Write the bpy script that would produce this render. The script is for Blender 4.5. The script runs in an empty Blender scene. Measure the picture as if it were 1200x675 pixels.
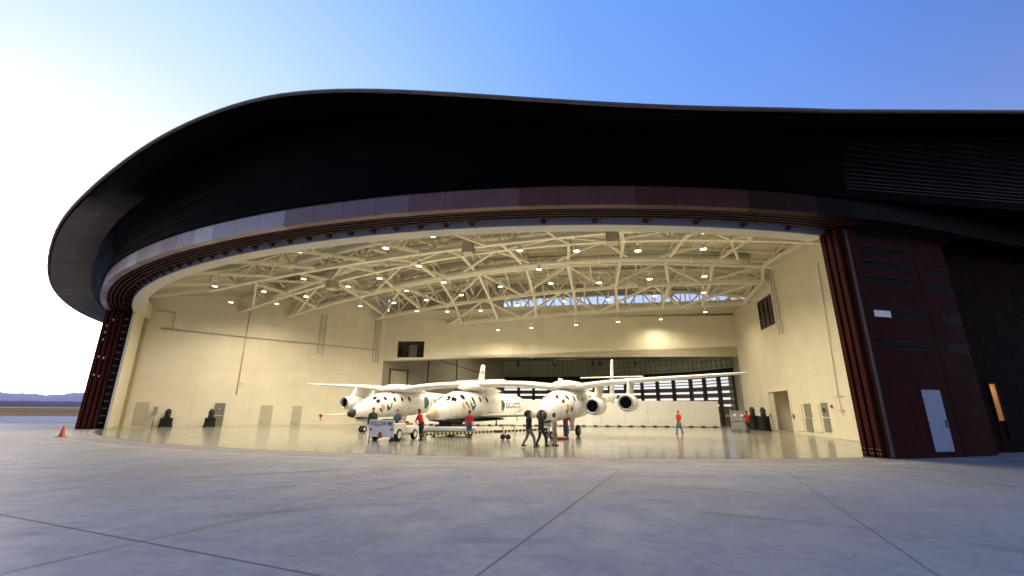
import bpy, bmesh, math, random
from mathutils import Vector, Matrix, Euler
random.seed(11)
sc = bpy.context.scene
COL = sc.collection
PI = math.pi
R_ = math.radians
def sind(a): return math.sin(R_(a))
def cosd(a): return math.cos(R_(a))

# ------------------------------------------------------------------ materials
MATS = {}
def srgb(r, g, b):
    def f(c):
        c /= 255.
        return c/12.92 if c <= .04045 else ((c+.055)/1.055)**2.4
    return (f(r), f(g), f(b))

class NT:
    def __init__(s, mat):
        mat.use_nodes = True
        s.t = mat.node_tree; s.n = s.t.nodes; s.l = s.t.links
        s.b = s.n.get('Principled BSDF'); s.out = s.n.get('Material Output')
    def new(s, typ, **kw):
        n = s.n.new(typ)
        for k, v in kw.items():
            if k in n.inputs: n.inputs[k].default_value = v
            else: setattr(n, k, v)
        return n
    def link(s, a, b): s.l.new(a, b)
    def math(s, op, a, b=None, c=None):
        n = s.n.new('ShaderNodeMath'); n.operation = op
        for i, v in enumerate((a, b, c)):
            if v is None: continue
            if isinstance(v, (int, float)): n.inputs[i].default_value = v
            else: s.l.new(v, n.inputs[i])
        return n.outputs[0]
    def mix(s, fac, a, b, mode='MIX'):
        n = s.n.new('ShaderNodeMix'); n.data_type = 'RGBA'; n.blend_type = mode
        for sock, v in ((n.inputs['Factor'], fac), (n.inputs['A'], a), (n.inputs['B'], b)):
            if isinstance(v, tuple): sock.default_value = v if len(v) == 4 else (*v, 1)
            elif isinstance(v, (int, float)): sock.default_value = v
            else: s.l.new(v, sock)
        return n.outputs['Result']
    def noise(s, vec, scale, detail=4, rough=.55):
        n = s.n.new('ShaderNodeTexNoise'); n.inputs['Scale'].default_value = scale
        n.inputs['Detail'].default_value = detail; n.inputs['Roughness'].default_value = rough
        if vec is not None: s.l.new(vec, n.inputs['Vector'])
        return n.outputs['Fac']
    def ramp(s, fac, stops):
        n = s.n.new('ShaderNodeValToRGB'); e = n.color_ramp.elements
        while len(e) < len(stops): e.new(.5)
        for i, (p, c) in enumerate(stops):
            e[i].position = p; e[i].color = (*c, 1) if len(c) == 3 else c
        s.l.new(fac, n.inputs[0]); return n.outputs[0]
    def mapr(s, v, a, b, c, d):
        n = s.n.new('ShaderNodeMapRange'); s.l.new(v, n.inputs[0])
        for i, x in enumerate((a, b, c, d)): n.inputs[i+1].default_value = x
        return n.outputs[0]
    def bump(s, h, strength=.2, dist=.02):
        n = s.n.new('ShaderNodeBump'); n.inputs['Strength'].default_value = strength
        n.inputs['Distance'].default_value = dist
        s.l.new(h, n.inputs['Height']); s.l.new(n.outputs[0], s.b.inputs['Normal'])

def mat(name, col, rough=.6, metal=0., var=.12, scale=3., emit=None, estr=0., spec=.5, bump=0.):
    """painted / plain surface with slight procedural mottling"""
    if name in MATS: return MATS[name]
    m = bpy.data.materials.new(name); MATS[name] = m
    t = NT(m); g = t.new('ShaderNodeTexCoord').outputs['Object']
    n = t.noise(g, scale, 5)
    a = tuple(max(0, c*(1-var)) for c in col); b = tuple(min(1, c*(1+var)) for c in col)
    t.link(t.ramp(n, [(.3, a), (.7, b)]), t.b.inputs['Base Color'])
    t.link(t.mapr(n, .3, .7, max(.02, rough-.06), min(1, rough+.06)), t.b.inputs['Roughness'])
    t.b.inputs['Metallic'].default_value = metal
    t.b.inputs['Specular IOR Level'].default_value = spec
    if bump: t.bump(t.noise(g, scale*6, 3), bump, .02)
    if emit:
        t.b.inputs['Emission Color'].default_value = (*emit, 1); t.b.inputs['Emission Strength'].default_value = estr
    return m

def m_apron():
    m = bpy.data.materials.new('apron_concrete'); t = NT(m)
    g = t.new('ShaderNodeTexCoord').outputs['Object']
    mp = t.new('ShaderNodeMapping'); t.link(g, mp.inputs[0]); mp.inputs['Scale'].default_value = (1, .45, 1)
    mp.inputs['Rotation'].default_value = (0, 0, R_(-20))
    n1 = t.noise(mp.outputs[0], .14, 6, .6); n2 = t.noise(g, .9, 6, .65); n3 = t.noise(g, 14, 3, .7)
    st = t.new('ShaderNodeMapping'); t.link(g, st.inputs[0]); st.inputs['Scale'].default_value = (.12, 2.2, 1)
    st.inputs['Rotation'].default_value = (0, 0, R_(12))
    n4 = t.noise(st.outputs[0], .8, 5, .7)
    c = t.ramp(n1, [(.32, (.285, .285, .29)), (.5, (.37, .37, .375)), (.66, (.465, .465, .47))])
    c = t.mix(t.mapr(n2, .35, .7, 0, .5), c, (.30, .275, .28), 'MIX')
    c = t.mix(t.mapr(n4, .54, .68, 0, .45), c, (.23, .21, .215), 'MIX')
    c = t.mix(t.mapr(n3, .3, .7, .25, 0), c, (.22, .20, .205))
    n5 = t.noise(g, 4.5, 8, .75)
    c = t.mix(1., c, t.ramp(n5, [(.32, (.82, .81, .81)), (.5, (1, 1, 1)), (.68, (1.12, 1.12, 1.12))]), 'MULTIPLY')
    # dark tyre scuffs and spots
    v = t.new('ShaderNodeTexVoronoi'); v.inputs['Scale'].default_value = .35; t.link(g, v.inputs['Vector'])
    sp = t.mapr(v.outputs['Distance'], .03, .10, .5, 0)
    c = t.mix(sp, c, (.16, .145, .15))
    # pale weathered bands and thin sweeping tyre marks
    wv = t.new('ShaderNodeTexWave'); wv.wave_type = 'RINGS'; wv.rings_direction = 'Z'; wv.inputs['Scale'].default_value = .11; wv.inputs['Distortion'].default_value = 2.4; wv.inputs['Detail'].default_value = 3; wv.inputs['Detail Scale'].default_value = .6
    t.link(g, wv.inputs['Vector'])
    tm = t.math('MULTIPLY', t.mapr(wv.outputs['Fac'], .955, .995, 0, .42), t.mapr(t.noise(g, .25, 3), .48, .62, 0, 1))
    c = t.mix(tm, c, (.11, .10, .10))
    cr = t.new('ShaderNodeTexVoronoi'); cr.feature = 'DISTANCE_TO_EDGE'; cr.inputs['Scale'].default_value = .16; dn = t.new('ShaderNodeVectorMath'); dn.operation = 'ADD'
    nz = t.new('ShaderNodeTexNoise'); nz.inputs['Scale'].default_value = .5; nz.inputs['Detail'].default_value = 5; t.link(g, nz.inputs['Vector']); t.link(g, dn.inputs[0]); t.link(nz.outputs['Color'], dn.inputs[1]); t.link(dn.outputs[0], cr.inputs['Vector'])
    c = t.mix(t.math('MULTIPLY', t.mapr(cr.outputs['Distance'], .0005, .0022, .55, 0), t.mapr(t.noise(g, .12, 2), .5, .6, 0, 1)), c, (.12, .11, .11))
    t.link(c, t.b.inputs['Base Color'])
    t.link(t.mapr(n2, .3, .7, .55, .8), t.b.inputs['Roughness'])
    t.bump(n5, .4, .015)
    return m
def m_floor():
    m = bpy.data.materials.new('polished_concrete'); t = NT(m)
    g = t.new('ShaderNodeTexCoord').outputs['Object']
    n1 = t.noise(g, .25, 6, .6); n2 = t.noise(g, 1.6, 5, .6)
    c = t.ramp(n1, [(.3, (.24, .235, .205)), (.7, (.33, .325, .28))])
    br = t.new('ShaderNodeTexBrick'); t.link(g, br.inputs['Vector']); br.offset = 0
    br.inputs['Scale'].default_value = 1; br.inputs['Brick Width'].default_value = 6; br.inputs['Row Height'].default_value = 6
    br.inputs['Mortar Size'].default_value = .02
    br.inputs['Color1'].default_value = (1, 1, 1, 1); br.inputs['Color2'].default_value = (.86, .87, .86, 1); br.inputs['Mortar'].default_value = (.45, .45, .42, 1)
    c = t.mix(1., c, br.outputs['Color'], 'MULTIPLY')
    t.link(c, t.b.inputs['Base Color'])
    t.link(t.mapr(n2, .3, .7, .10, .20), t.b.inputs['Roughness'])
    t.bump(t.noise(g, 2.5, 3), .012, .02)
    return m
def m_wall():
    m = bpy.data.materials.new('cream_wall_paint'); t = NT(m)
    tc = t.new('ShaderNodeTexCoord').outputs['UV']
    g = t.new('ShaderNodeTexCoord').outputs['Object']
    n = t.noise(g, .5, 5)
    c = t.ramp(n, [(.3, (.70, .645, .50)), (.7, (.78, .725, .58))])
    br = t.new('ShaderNodeTexBrick'); t.link(tc, br.inputs['Vector']); br.offset = 0
    br.inputs['Scale'].default_value = 1; br.inputs['Brick Width'].default_value = 5.2; br.inputs['Row Height'].default_value = 4.6
    br.inputs['Mortar Size'].default_value = .018
    br.inputs['Color1'].default_value = (1, 1, 1, 1); br.inputs['Color2'].default_value = (.97, .97, .96, 1); br.inputs['Mortar'].default_value = (.82, .8, .76, 1)
    c = t.mix(1., c, br.outputs['Color'], 'MULTIPLY')
    st = t.new('ShaderNodeMapping'); t.link(tc, st.inputs[0]); st.inputs['Scale'].default_value = (2.2, .15, 1)
    c = t.mix(t.mapr(t.noise(st.outputs[0], 1, 5), .55, .8, 0, .22), c, (.5, .45, .34))
    t.link(c, t.b.inputs['Base Color']); t.b.inputs['Roughness'].default_value = .42
    return m
def m_deck():
    m = bpy.data.materials.new('corrugated_roof_deck'); t = NT(m)
    g = t.new('ShaderNodeTexCoord').outputs['Object']
    w = t.new('ShaderNodeTexWave'); w.wave_type = 'BANDS'; w.bands_direction = 'X'; w.inputs['Scale'].default_value = 1.6
    mp = t.new('ShaderNodeMapping'); t.link(g, mp.inputs[0]); mp.inputs['Rotation'].default_value = (0, 0, R_(15))
    t.link(mp.outputs[0], w.inputs['Vector'])
    c = t.ramp(w.outputs['Fac'], [(.2, (.46, .43, .33)), (.8, (.66, .62, .50))])
    t.link(c, t.b.inputs['Base Color']); t.b.inputs['Roughness'].default_value = .5
    t.bump(w.outputs['Fac'], .6, .08)
    return m
def m_rust(name, c0, c1, rough=.45):
    m = bpy.data.materials.new(name); t = NT(m)
    g = t.new('ShaderNodeTexCoord').outputs['Object']
    n = t.noise(g, .8, 6, .65); n2 = t.noise(g, 5, 5, .7)
    c = t.ramp(n, [(.3, c0), (.7, c1)])
    c = t.mix(t.mapr(n2, .45, .75, 0, .35), c, tuple(x*.5 for x in c0))
    t.link(c, t.b.inputs['Base Color']); t.link(t.mapr(n2, .3, .7, rough-.1, rough+.12), t.b.inputs['Roughness'])
    t.b.inputs['Specular IOR Level'].default_value = .05
    return m
def m_panels(name, col, bw, bh, rough, spec, seam=.4, var=.25, metal=0.):
    """dark metal cladding sheets laid over UV metres"""
    m = bpy.data.materials.new(name); t = NT(m)
    tc = t.new('ShaderNodeTexCoord').outputs['UV']
    br = t.new('ShaderNodeTexBrick'); t.link(tc, br.inputs['Vector'])
    br.offset = .5
    br.inputs['Scale'].default_value = 1; br.inputs['Brick Width'].default_value = bw; br.inputs['Row Height'].default_value = bh
    br.inputs['Mortar Size'].default_value = .012
    a = tuple(c*(1-var) for c in col); b = tuple(c*(1+var) for c in col); s = tuple(c*seam for c in col)
    br.inputs['Color1'].default_value = (*a, 1); br.inputs['Color2'].default_value = (*b, 1); br.inputs['Mortar'].default_value = (*s, 1)
    t.link(br.outputs['Color'], t.b.inputs['Base Color'])
    n = t.noise(tc, .7, 4)
    r = t.math('ADD', t.mapr(n, .3, .7, rough-.08, rough+.08), t.math('MULTIPLY', br.outputs['Fac'], .2))
    t.link(r, t.b.inputs['Roughness'])
    t.b.inputs['Specular IOR Level'].default_value = spec; t.b.inputs['Metallic'].default_value = metal
    return m
def m_eave(name, ca, cb, u0, u1, bw, bh, spec):  # paler left end: bright sky light painted into the cladding colour
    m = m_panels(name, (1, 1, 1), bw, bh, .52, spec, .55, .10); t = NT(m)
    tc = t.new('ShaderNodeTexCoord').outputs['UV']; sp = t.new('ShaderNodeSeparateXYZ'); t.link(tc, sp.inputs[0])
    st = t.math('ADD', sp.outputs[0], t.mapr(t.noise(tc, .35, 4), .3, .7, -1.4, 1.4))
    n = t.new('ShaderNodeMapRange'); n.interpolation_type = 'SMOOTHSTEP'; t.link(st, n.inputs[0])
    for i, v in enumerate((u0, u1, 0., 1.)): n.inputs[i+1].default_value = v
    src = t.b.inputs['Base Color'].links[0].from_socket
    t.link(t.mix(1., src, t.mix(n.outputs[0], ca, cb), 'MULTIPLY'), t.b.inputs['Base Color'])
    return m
def m_desert():
    m = bpy.data.materials.new('desert_scrub'); t = NT(m)
    g = t.new('ShaderNodeTexCoord').outputs['Object']
    mp = t.new('ShaderNodeMapping'); t.link(g, mp.inputs[0]); mp.inputs['Scale'].default_value = (.35, 1, 1)
    n = t.noise(mp.outputs[0], .03, 6, .7); n2 = t.noise(g, .4, 4)
    c = t.ramp(n, [(.35, (.40, .17, .06)), (.5, (.66, .33, .13)), (.65, (.76, .42, .19))])
    c = t.mix(t.mapr(n2, .5, .7, 0, .6), c, (.11, .11, .07))
    t.link(c, t.b.inputs['Base Color']); t.b.inputs['Roughness'].default_value = .95; t.b.inputs['Specular IOR Level'].default_value = 0
    return m
def m_hill(name, lo, hi, z0, z1):  # distance haze painted in: paler with height, plus a faint bluish glow
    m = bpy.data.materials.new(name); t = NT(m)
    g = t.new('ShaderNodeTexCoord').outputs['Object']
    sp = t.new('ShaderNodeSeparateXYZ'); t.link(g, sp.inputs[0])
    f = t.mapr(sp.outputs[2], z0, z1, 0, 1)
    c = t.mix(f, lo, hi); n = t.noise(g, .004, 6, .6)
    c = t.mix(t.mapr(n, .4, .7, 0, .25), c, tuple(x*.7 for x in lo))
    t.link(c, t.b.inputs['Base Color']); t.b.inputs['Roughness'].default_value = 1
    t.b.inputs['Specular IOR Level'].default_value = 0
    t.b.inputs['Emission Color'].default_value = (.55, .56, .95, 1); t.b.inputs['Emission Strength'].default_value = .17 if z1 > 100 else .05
    return m
def m_glass(name, tint, alpha):
    m = bpy.data.materials.new(name); t = NT(m)
    tr = t.new('ShaderNodeBsdfTransparent'); tr.inputs[0].default_value = (*tint, 1)
    gl = t.new('ShaderNodeBsdfGlossy'); gl.inputs['Roughness'].default_value = .05
    g = t.new('ShaderNodeTexCoord').outputs['Object']
    mx = t.new('ShaderNodeMixShader'); t.link(t.mapr(t.noise(g, .6, 2), .3, .7, alpha*.8, alpha*1.2), mx.inputs[0])
    t.link(tr.outputs[0], mx.inputs[1]); t.link(gl.outputs[0], mx.inputs[2]); t.link(mx.outputs[0], t.out.inputs[0])
    return m
def m_hazard():
    m = bpy.data.materials.new('hazard_stripe_paint'); t = NT(m)
    g = t.new('ShaderNodeTexCoord').outputs['UV']
    sp = t.new('ShaderNodeSeparateXYZ'); t.link(g, sp.inputs[0])
    f = t.math('GREATER_THAN', t.math('FRACT', t.math('MULTIPLY', sp.outputs[0], 4.2)), .5)
    t.link(t.mix(f, (.80, .64, .20), (.05, .045, .03)), t.b.inputs['Base Color']); t.b.inputs['Roughness'].default_value = .5
    return m
M = dict(
    apron=m_apron(), floor=m_floor(), wall=m_wall(), deck=m_deck(), desert=m_desert(), hazard=m_hazard(),
    rust=m_rust('red_oxide_steel', (.050, .012, .009), (.080, .020, .014)),
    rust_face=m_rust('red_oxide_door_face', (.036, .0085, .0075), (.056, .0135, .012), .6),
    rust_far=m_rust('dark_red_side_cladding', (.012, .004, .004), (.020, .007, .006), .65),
    black=m_panels('black_metal_cladding', (.0022, .0020, .0022), 1.5, 3.0, .6, .035),
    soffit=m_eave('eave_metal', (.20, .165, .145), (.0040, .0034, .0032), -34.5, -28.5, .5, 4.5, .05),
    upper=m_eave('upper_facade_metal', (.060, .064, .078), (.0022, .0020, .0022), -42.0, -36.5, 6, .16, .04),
    roofm=m_panels('bronze_roof_metal', (.05, .045, .04), 2, 2, .5, .4),
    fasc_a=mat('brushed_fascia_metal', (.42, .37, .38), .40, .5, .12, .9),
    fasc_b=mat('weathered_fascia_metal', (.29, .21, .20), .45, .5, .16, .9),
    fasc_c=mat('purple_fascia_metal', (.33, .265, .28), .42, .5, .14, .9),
    fasc_d=mat('shaded_bronze_fascia', (.012, .006, .006), .6, 0, .15, 1.5, spec=.1), fasc_e=mat('bronze_fascia', (.095, .034, .028), .5, .3, .18, .9, spec=.2), fasc_f=mat('plum_fascia', (.14, .056, .050), .48, .4, .18, .9, spec=.2), fasc_h=mat('faded_plum_fascia', (.175, .083, .078), .47, .4, .18, .9), fasc_i=mat('shaded_plum_fascia', (.040, .018, .017), .55, .2, .18, .9, spec=.1), fasc_g=mat('dull_plum_fascia', (.20, .12, .122), .46, .4, .18, .9),  # darkest bronze and plum have the right end's dim reflection painted in
    track=m_rust('brown_door_track', (.045, .018, .013), (.075, .030, .022)),
    steel=mat('cream_steel_paint', (.76, .72, .59), .45, 0, .06, .6),
    beam=mat('grey_beam_paint', (.56, .55, .55), .5, 0, .08, .8),
    duct=mat('galvanised_duct', (.56, .53, .44), .4, .2, .06, .6),
    strip=mat('tan_wall_strip', (.36, .30, .18), .6, 0, .1, 1),
    white=mat('aircraft_white_paint', (.84, .83, .80), .28, 0, .02, 1.2),
    offwhite=mat('white_board', (.70, .70, .68), .55, 0, .05, 1.5),
    tugwhite=mat('tug_white_paint', (.74, .73, .70), .4, 0, .06, 3),
    dark=mat('black_rubber', (.012, .012, .013), .6, 0, .2, 6),
    drape=mat('black_drape', (.006, .006, .006), .9, 0, .3, 6, bump=.3),
    grey=mat('grey_metal', (.30, .30, .29), .45, .3, .1, 3),
    greydk=mat('dark_grey_metal', (.06, .06, .06), .45, .4, .15, 3),
    chrome=mat('bare_aluminium', (.55, .55, .54), .3, .9, .06, 3),
    intake=mat('intake_lip_metal', (.50, .50, .50), .35, .6, .05, 3),
    glassdk=mat('dark_window_glass', (.012, .013, .015), .08, 0, .2, 3),
    slotglass=mat('dark_slot_glass', (.006, .007, .009), .45, 0, .5, 3, spec=.05),
    bluedoor=mat('pale_blue_door_paint', (.36, .40, .50), .5, 0, .06, 2),
    greydoor=mat('grey_green_door_paint', (.17, .17, .13), .5, 0, .1, 2),
    tandoor=mat('tan_timber_door', (.38, .26, .14), .5, 0, .1, 2),
    vent=mat('grille_grey_paint', (.50, .46, .36), .6, 0, .08, 4),
    ventdk=mat('grille_green_grey', (.25, .25, .20), .6, 0, .12, 4),
    skin=mat('skin', (.45, .27, .19), .55, 0, .05, 8), hair=mat('dark_hair', (.03, .02, .015), .7, 0, .3, 20),
    red=mat('red_cloth', (.42, .014, .022), .8, 0, .12, 8), blackc=mat('black_cloth', (.014, .014, .017), .85, 0, .2, 8),
    brown=mat('brown_cloth', (.035, .022, .015), .85, 0, .2, 8), khaki=mat('khaki_cloth', (.36, .28, .18), .85, 0, .1, 8),
    cream=mat('cream_cloth', (.55, .48, .34), .85, 0, .1, 8), tan=mat('grey_tan_cloth', (.20, .165, .125), .85, 0, .1, 8),
    jeans=mat('blue_denim', (.06, .10, .19), .85, 0, .2, 10), olive=mat('olive_cloth', (.05, .045, .03), .85, 0, .2, 8),
    orange=mat('safety_orange', (.70, .10, .05), .5, 0, .06, 5), yellow=mat('yellow_paint', (.65, .36, .05), .5, 0, .1, 5),
    redpaint=mat('red_paint', (.40, .03, .025), .45, 0, .1, 5), teal=mat('teal_decal', (.006, .10, .11), .4, 0, .2, 4),
    ink=mat('dark_decal', (.008, .009, .011), .4, 0, .1, 4), peach=mat('peach_decal', (.75, .42, .20), .4, 0, .15, 4),
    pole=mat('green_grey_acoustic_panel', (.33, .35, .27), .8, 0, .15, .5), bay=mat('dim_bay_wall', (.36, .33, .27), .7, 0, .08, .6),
    joint=mat('joint_sealant', (.13, .125, .13), .8, 0, .2, 5), brownframe=mat('dark_brown_mullion', (.030, .015, .012), .5, 0, .2, 3),
    slat=mat('grey_brown_slat', (.11, .09, .075), .6, 0, .2, 2), boot=mat('beige_canvas', (.5, .42, .27), .7, 0, .15, 5),
    lens=mat('lamp_lens', (.9, .85, .7), .4, 0, .02, 5, (1, .90, .66), 16.),
    glow=mat('lit_vestibule_paint', (.55, .33, .14), .6, 0, .08, 2, (1, .50, .15), .10),
    skin2=mat('bare_hull_tan', (.52, .43, .29), .45, 0, .2, 6),
    pane=m_glass('clear_pane', (.97, .98, 1), .06), frost=mat('lit_slot_panel', (.55, .55, .56), .5, 0, .05, 4, (.9, .9, 1), .10),
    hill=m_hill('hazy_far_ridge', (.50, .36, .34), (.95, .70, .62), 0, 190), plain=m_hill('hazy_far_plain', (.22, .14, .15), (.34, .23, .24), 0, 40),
    seam=mat('hull_seam_line', (.40, .38, .34), .5, 0, .1, 3),
    dust=mat('tan_runway_strip', (.60, .56, .55), .9, 0, .1, .02),
)

# ------------------------------------------------------------------ mesh builder
class MB:
    def __init__(s): s.v = []; s.f = []; s.mi = []; s.uv = []; s.smooth = []
    def face(s, pts, mi=0, uv=None, smooth=False):
        b = len(s.v); s.v += [tuple(p) for p in pts]; s.f.append(tuple(range(b, b+len(pts)))); s.mi.append(mi); s.uv.append(uv); s.smooth.append(smooth)
    def add(s, verts, faces, mi=0, smooth=False, uvs=None):
        b = len(s.v); s.v += [tuple(p) for p in verts]
        for i, f in enumerate(faces):
            s.f.append(tuple(b+k for k in f)); s.mi.append(mi); s.uv.append([uvs[k] for k in f] if uvs else None); s.smooth.append(smooth)
    def box(s, c, d, mtx=None, mi=0, bev=0.):
        x, y, z = d[0]/2, d[1]/2, d[2]/2
        if bev:
            b = bev; P = []
            # chamfered box via bmesh
            bm = bmesh.new(); bmesh.ops.create_cube(bm, size=1)
            for vv in bm.verts: vv.co = Vector((vv.co.x*d[0], vv.co.y*d[1], vv.co.z*d[2]))
            bmesh.ops.bevel(bm, geom=bm.edges[:], offset=b, segments=2, affect='EDGES', profile=.6)
            bm.verts.index_update()
            vs = [vv.co.copy() for vv in bm.verts]; fs = [[q.index for q in f.verts] for f in bm.faces]; bm.free()
        else:
            vs = [Vector((sx*x, sy*y, sz*z)) for sz in (-1, 1) for sx, sy in ((-1, -1), (1, -1), (1, 1), (-1, 1))]
            fs = [(3, 2, 1, 0), (4, 5, 6, 7), (0, 1, 5, 4), (1, 2, 6, 5), (2, 3, 7, 6), (3, 0, 4, 7)]
        if mtx is not None: vs = [mtx @ q for q in vs]
        c = Vector(c); s.add([q+c for q in vs], fs, mi)
    def bar(s, a, b, w, h=None, mi=0, up=(0, 0, 1)):
        a, b = Vector(a), Vector(b); h = h or w; d = (b-a)
        if d.length < 1e-6: return
        d.normalize(); u = Vector(up)
        if abs(d.dot(u)) > .98: u = Vector((1, 0, 0))
        r = d.cross(u).normalized(); u = r.cross(d)
        vs = []
        for p in (a, b):
            for sx, sy in ((-1, -1), (1, -1), (1, 1), (-1, 1)): vs.append(p+r*sx*w/2+u*sy*h/2)
        L = (b-a).length; uv = [(0, 0)]*4+[(L, 0)]*4
        s.add(vs, [(3, 2, 1, 0), (4, 5, 6, 7), (0, 1, 5, 4), (1, 2, 6, 5), (2, 3, 7, 6), (3, 0, 4, 7)], mi, False, uv)
    def tube(s, pts, rad, n=8, mi=0, cap=True, smooth=True):
        pts = [Vector(p) for p in pts]; rs = rad if isinstance(rad, (list, tuple)) else [rad]*len(pts)
        vs = []; uv = []; L = 0
        pu = None
        for i, p in enumerate(pts):
            d = (pts[min(i+1, len(pts)-1)]-pts[max(i-1, 0)]).normalized()
            if pu is None:
                u = Vector((0, 0, 1)) if abs(d.z) < .95 else Vector((1, 0, 0))
            else: u = pu
            r = d.cross(u).normalized(); u = r.cross(d).normalized(); pu = u
            if i: L += (p-pts[i-1]).length
            for k in range(n):
                a = 2*PI*k/n; vs.append(p+(r*math.cos(a)+u*math.sin(a))*rs[i]); uv.append((L, k/n))
        fs = [(i*n+k, i*n+(k+1) % n, (i+1)*n+(k+1) % n, (i+1)*n+k) for i in range(len(pts)-1) for k in range(n)]
        s.add(vs, fs, mi, smooth, uv)
        if cap:
            b = len(s.v)-len(vs)
            s.f.append(tuple(b+k for k in range(n-1, -1, -1))); s.f.append(tuple(b+(len(pts)-1)*n+k for k in range(n)))
            s.mi += [mi, mi]; s.uv += [None, None]; s.smooth += [False, False]
    def rings(s, rings, mi=0, cap=True, smooth=True, closed=True):
        n = len(rings[0]); vs = [p for r in rings for p in r]
        fs = []
        for i in range(len(rings)-1):
            for k in range(n if closed else n-1): fs.append((i*n+k, i*n+(k+1) % n, (i+1)*n+(k+1) % n, (i+1)*n+k))
        b = len(s.v); s.add(vs, fs, mi, smooth)
        if cap and closed:
            s.f.append(tuple(b+k for k in range(n-1, -1, -1))); s.f.append(tuple(b+(len(rings)-1)*n+k for k in range(n)))
            s.mi += [mi, mi]; s.uv += [None, None]; s.smooth += [False, False]
    def lathe(s, prof, n=20, mtx=None, mi=0, smooth=True, cap=False):
        rs = []
        for r, z in prof:
            ring = [Vector((r*math.cos(2*PI*k/n), r*math.sin(2*PI*k/n), z)) for k in range(n)]
            rs.append([mtx @ q for q in ring] if mtx is not None else ring)
        s.rings(rs, mi, cap, smooth)
    def mesh(s, name, mats, fix=True):
        me = bpy.data.meshes.new(name); me.from_pydata([tuple(v) for v in s.v], [], s.f)
        for m in (mats if isinstance(mats, (list, tuple)) else [mats]): me.materials.append(m)
        uvl = me.uv_layers.new(name='UVMap')
        for p, mi, uv, sm in zip(me.polygons, s.mi, s.uv, s.smooth):
            p.material_index = mi; p.use_smooth = sm
            if uv:
                for li, q in zip(p.loop_indices, uv): uvl.data[li].uv = q
        if fix:
            bm = bmesh.new(); bm.from_mesh(me); bmesh.ops.recalc_face_normals(bm, faces=bm.faces); bm.to_mesh(me); bm.free()
        me.update(); return me

def tag(o, label=None, cat=None, group=None, kind=None):
    for k, v in (('label', label), ('category', cat), ('group', group), ('kind', kind)):
        if v: o[k] = v
    return o
def thing(name, label, cat, loc=(0, 0, 0), rz=0., group=None):
    o = bpy.data.objects.new(name, None); COL.objects.link(o); o.location = loc; o.rotation_euler = (0, 0, rz)
    o.empty_display_size = .3
    return tag(o, label, cat, group)
WORLD_ROOT = {}
def obj(name, mb, mats, parent=None, label=None, shift=None, fix=True):
    me = mb if isinstance(mb, bpy.types.Mesh) else mb.mesh(name, mats, fix)
    o = bpy.data.objects.new(name, me); COL.objects.link(o)
    if parent is not None:
        o.parent = parent
        off = WORLD_ROOT.get(parent.name)
        if off is not None: o.location = -off; WORLD_ROOT[o.name] = Vector((0, 0, 0))
    if label: o['label'] = label
    return o
def wthing(name, label, cat, loc, group=None):
    """an Empty at loc whose parts are written in world coordinates"""
    o = thing(name, label, cat, loc, 0, group); WORLD_ROOT[o.name] = Vector(loc); return o
def single(name, mb, mats, label, cat, loc=(0, 0, 0), rz=0., group=None):
    o = obj(name, mb, mats); o.location = loc; o.rotation_euler = (0, 0, rz); return tag(o, label, cat, group)
def struct(name, mb, mats):
    o = obj(name, mb, mats); return tag(o, kind='structure')
def dup(root, loc, rz=None, label=None, name=None):
    def cp(o, par):
        c = o.copy(); COL.objects.link(c); c.parent = par
        for ch in o.children: cp(ch, c)
        return c
    r = cp(root, None); r.location = loc
    if rz is not None: r.rotation_euler = (0, 0, rz)
    if label: r['label'] = label
    return r

# ------------------------------------------------------------------ plan of the place (metres)
OX, OY = 4.95, 68.6                      # centre of the arc on which the hangar doors run
def AP(th, r, z=0.): return Vector((OX+r*sind(th), OY-r*cosd(th), z))
TH_L, TH_R = -54.6, 12.25                # ends of the opening
def arange(a, b, st):
    n = max(1, int(math.ceil(abs(b-a)/st))); return [a+(b-a)*i/n for i in range(n+1)]
def arc_solid(mb, th0, th1, r0, r1, z0, z1, st=1.5, mi=0):
    """curved wall / ring between two radii and two heights"""
    T = arange(th0, th1, st); rm = (r0+r1)/2
    for a, b in zip(T[:-1], T[1:]):
        q = lambda t, r, z: AP(t, r, z)
        ua, ub = R_(a)*rm, R_(b)*rm
        mb.face([q(a, r1, z0), q(b, r1, z0), q(b, r1, z1), q(a, r1, z1)], mi, [(ua, z0), (ub, z0), (ub, z1), (ua, z1)])
        mb.face([q(a, r0, z0), q(a, r0, z1), q(b, r0, z1), q(b, r0, z0)], mi, [(ua, z0), (ua, z1), (ub, z1), (ub, z0)])
        mb.face([q(a, r0, z0), q(b, r0, z0), q(b, r1, z0), q(a, r1, z0)], mi, [(ua, r0), (ub, r0), (ub, r1), (ua, r1)])
        mb.face([q(a, r0, z1), q(a, r1, z1), q(b, r1, z1), q(b, r0, z1)], mi, [(ua, r0), (ua, r1), (ub, r1), (ub, r0)])
    for t in (th0, th1): mb.face([AP(t, r0, z0), AP(t, r1, z0), AP(t, r1, z1), AP(t, r0, z1)], mi)

# ================================================================== SETTING
g = MB(); S = 9000
g.face([(-S, -S, -.03), (S, -S, -.03), (S, S, -.03), (-S, S, -.03)])
struct('desert_ground', g, M['desert'])
g = MB(); g.face([(-140, -60, 0), (140, -60, 0), (140, 100, 0), (-140, 86, 0)])
struct('apron', g, M['apron'])
g = MB(); g.face([(-1500, 420, -.012), (-160, 480, -.012), (-160, 640, -.012), (-1500, 560, -.012)])
struct('runway', g, M['dust'])
g = MB(); g.face([(-140, 44, .004), (-47, 52, .004), (-60, 90, .004), (-140, 86, .004)])
struct('horizon_glow_sheet', g, mat('painted_horizon_glow', (.92, .70, .55), .9, 0, .08, .15, spec=0))  # far apron sheet, horizon glow painted in as a paler, warmer colour
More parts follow.
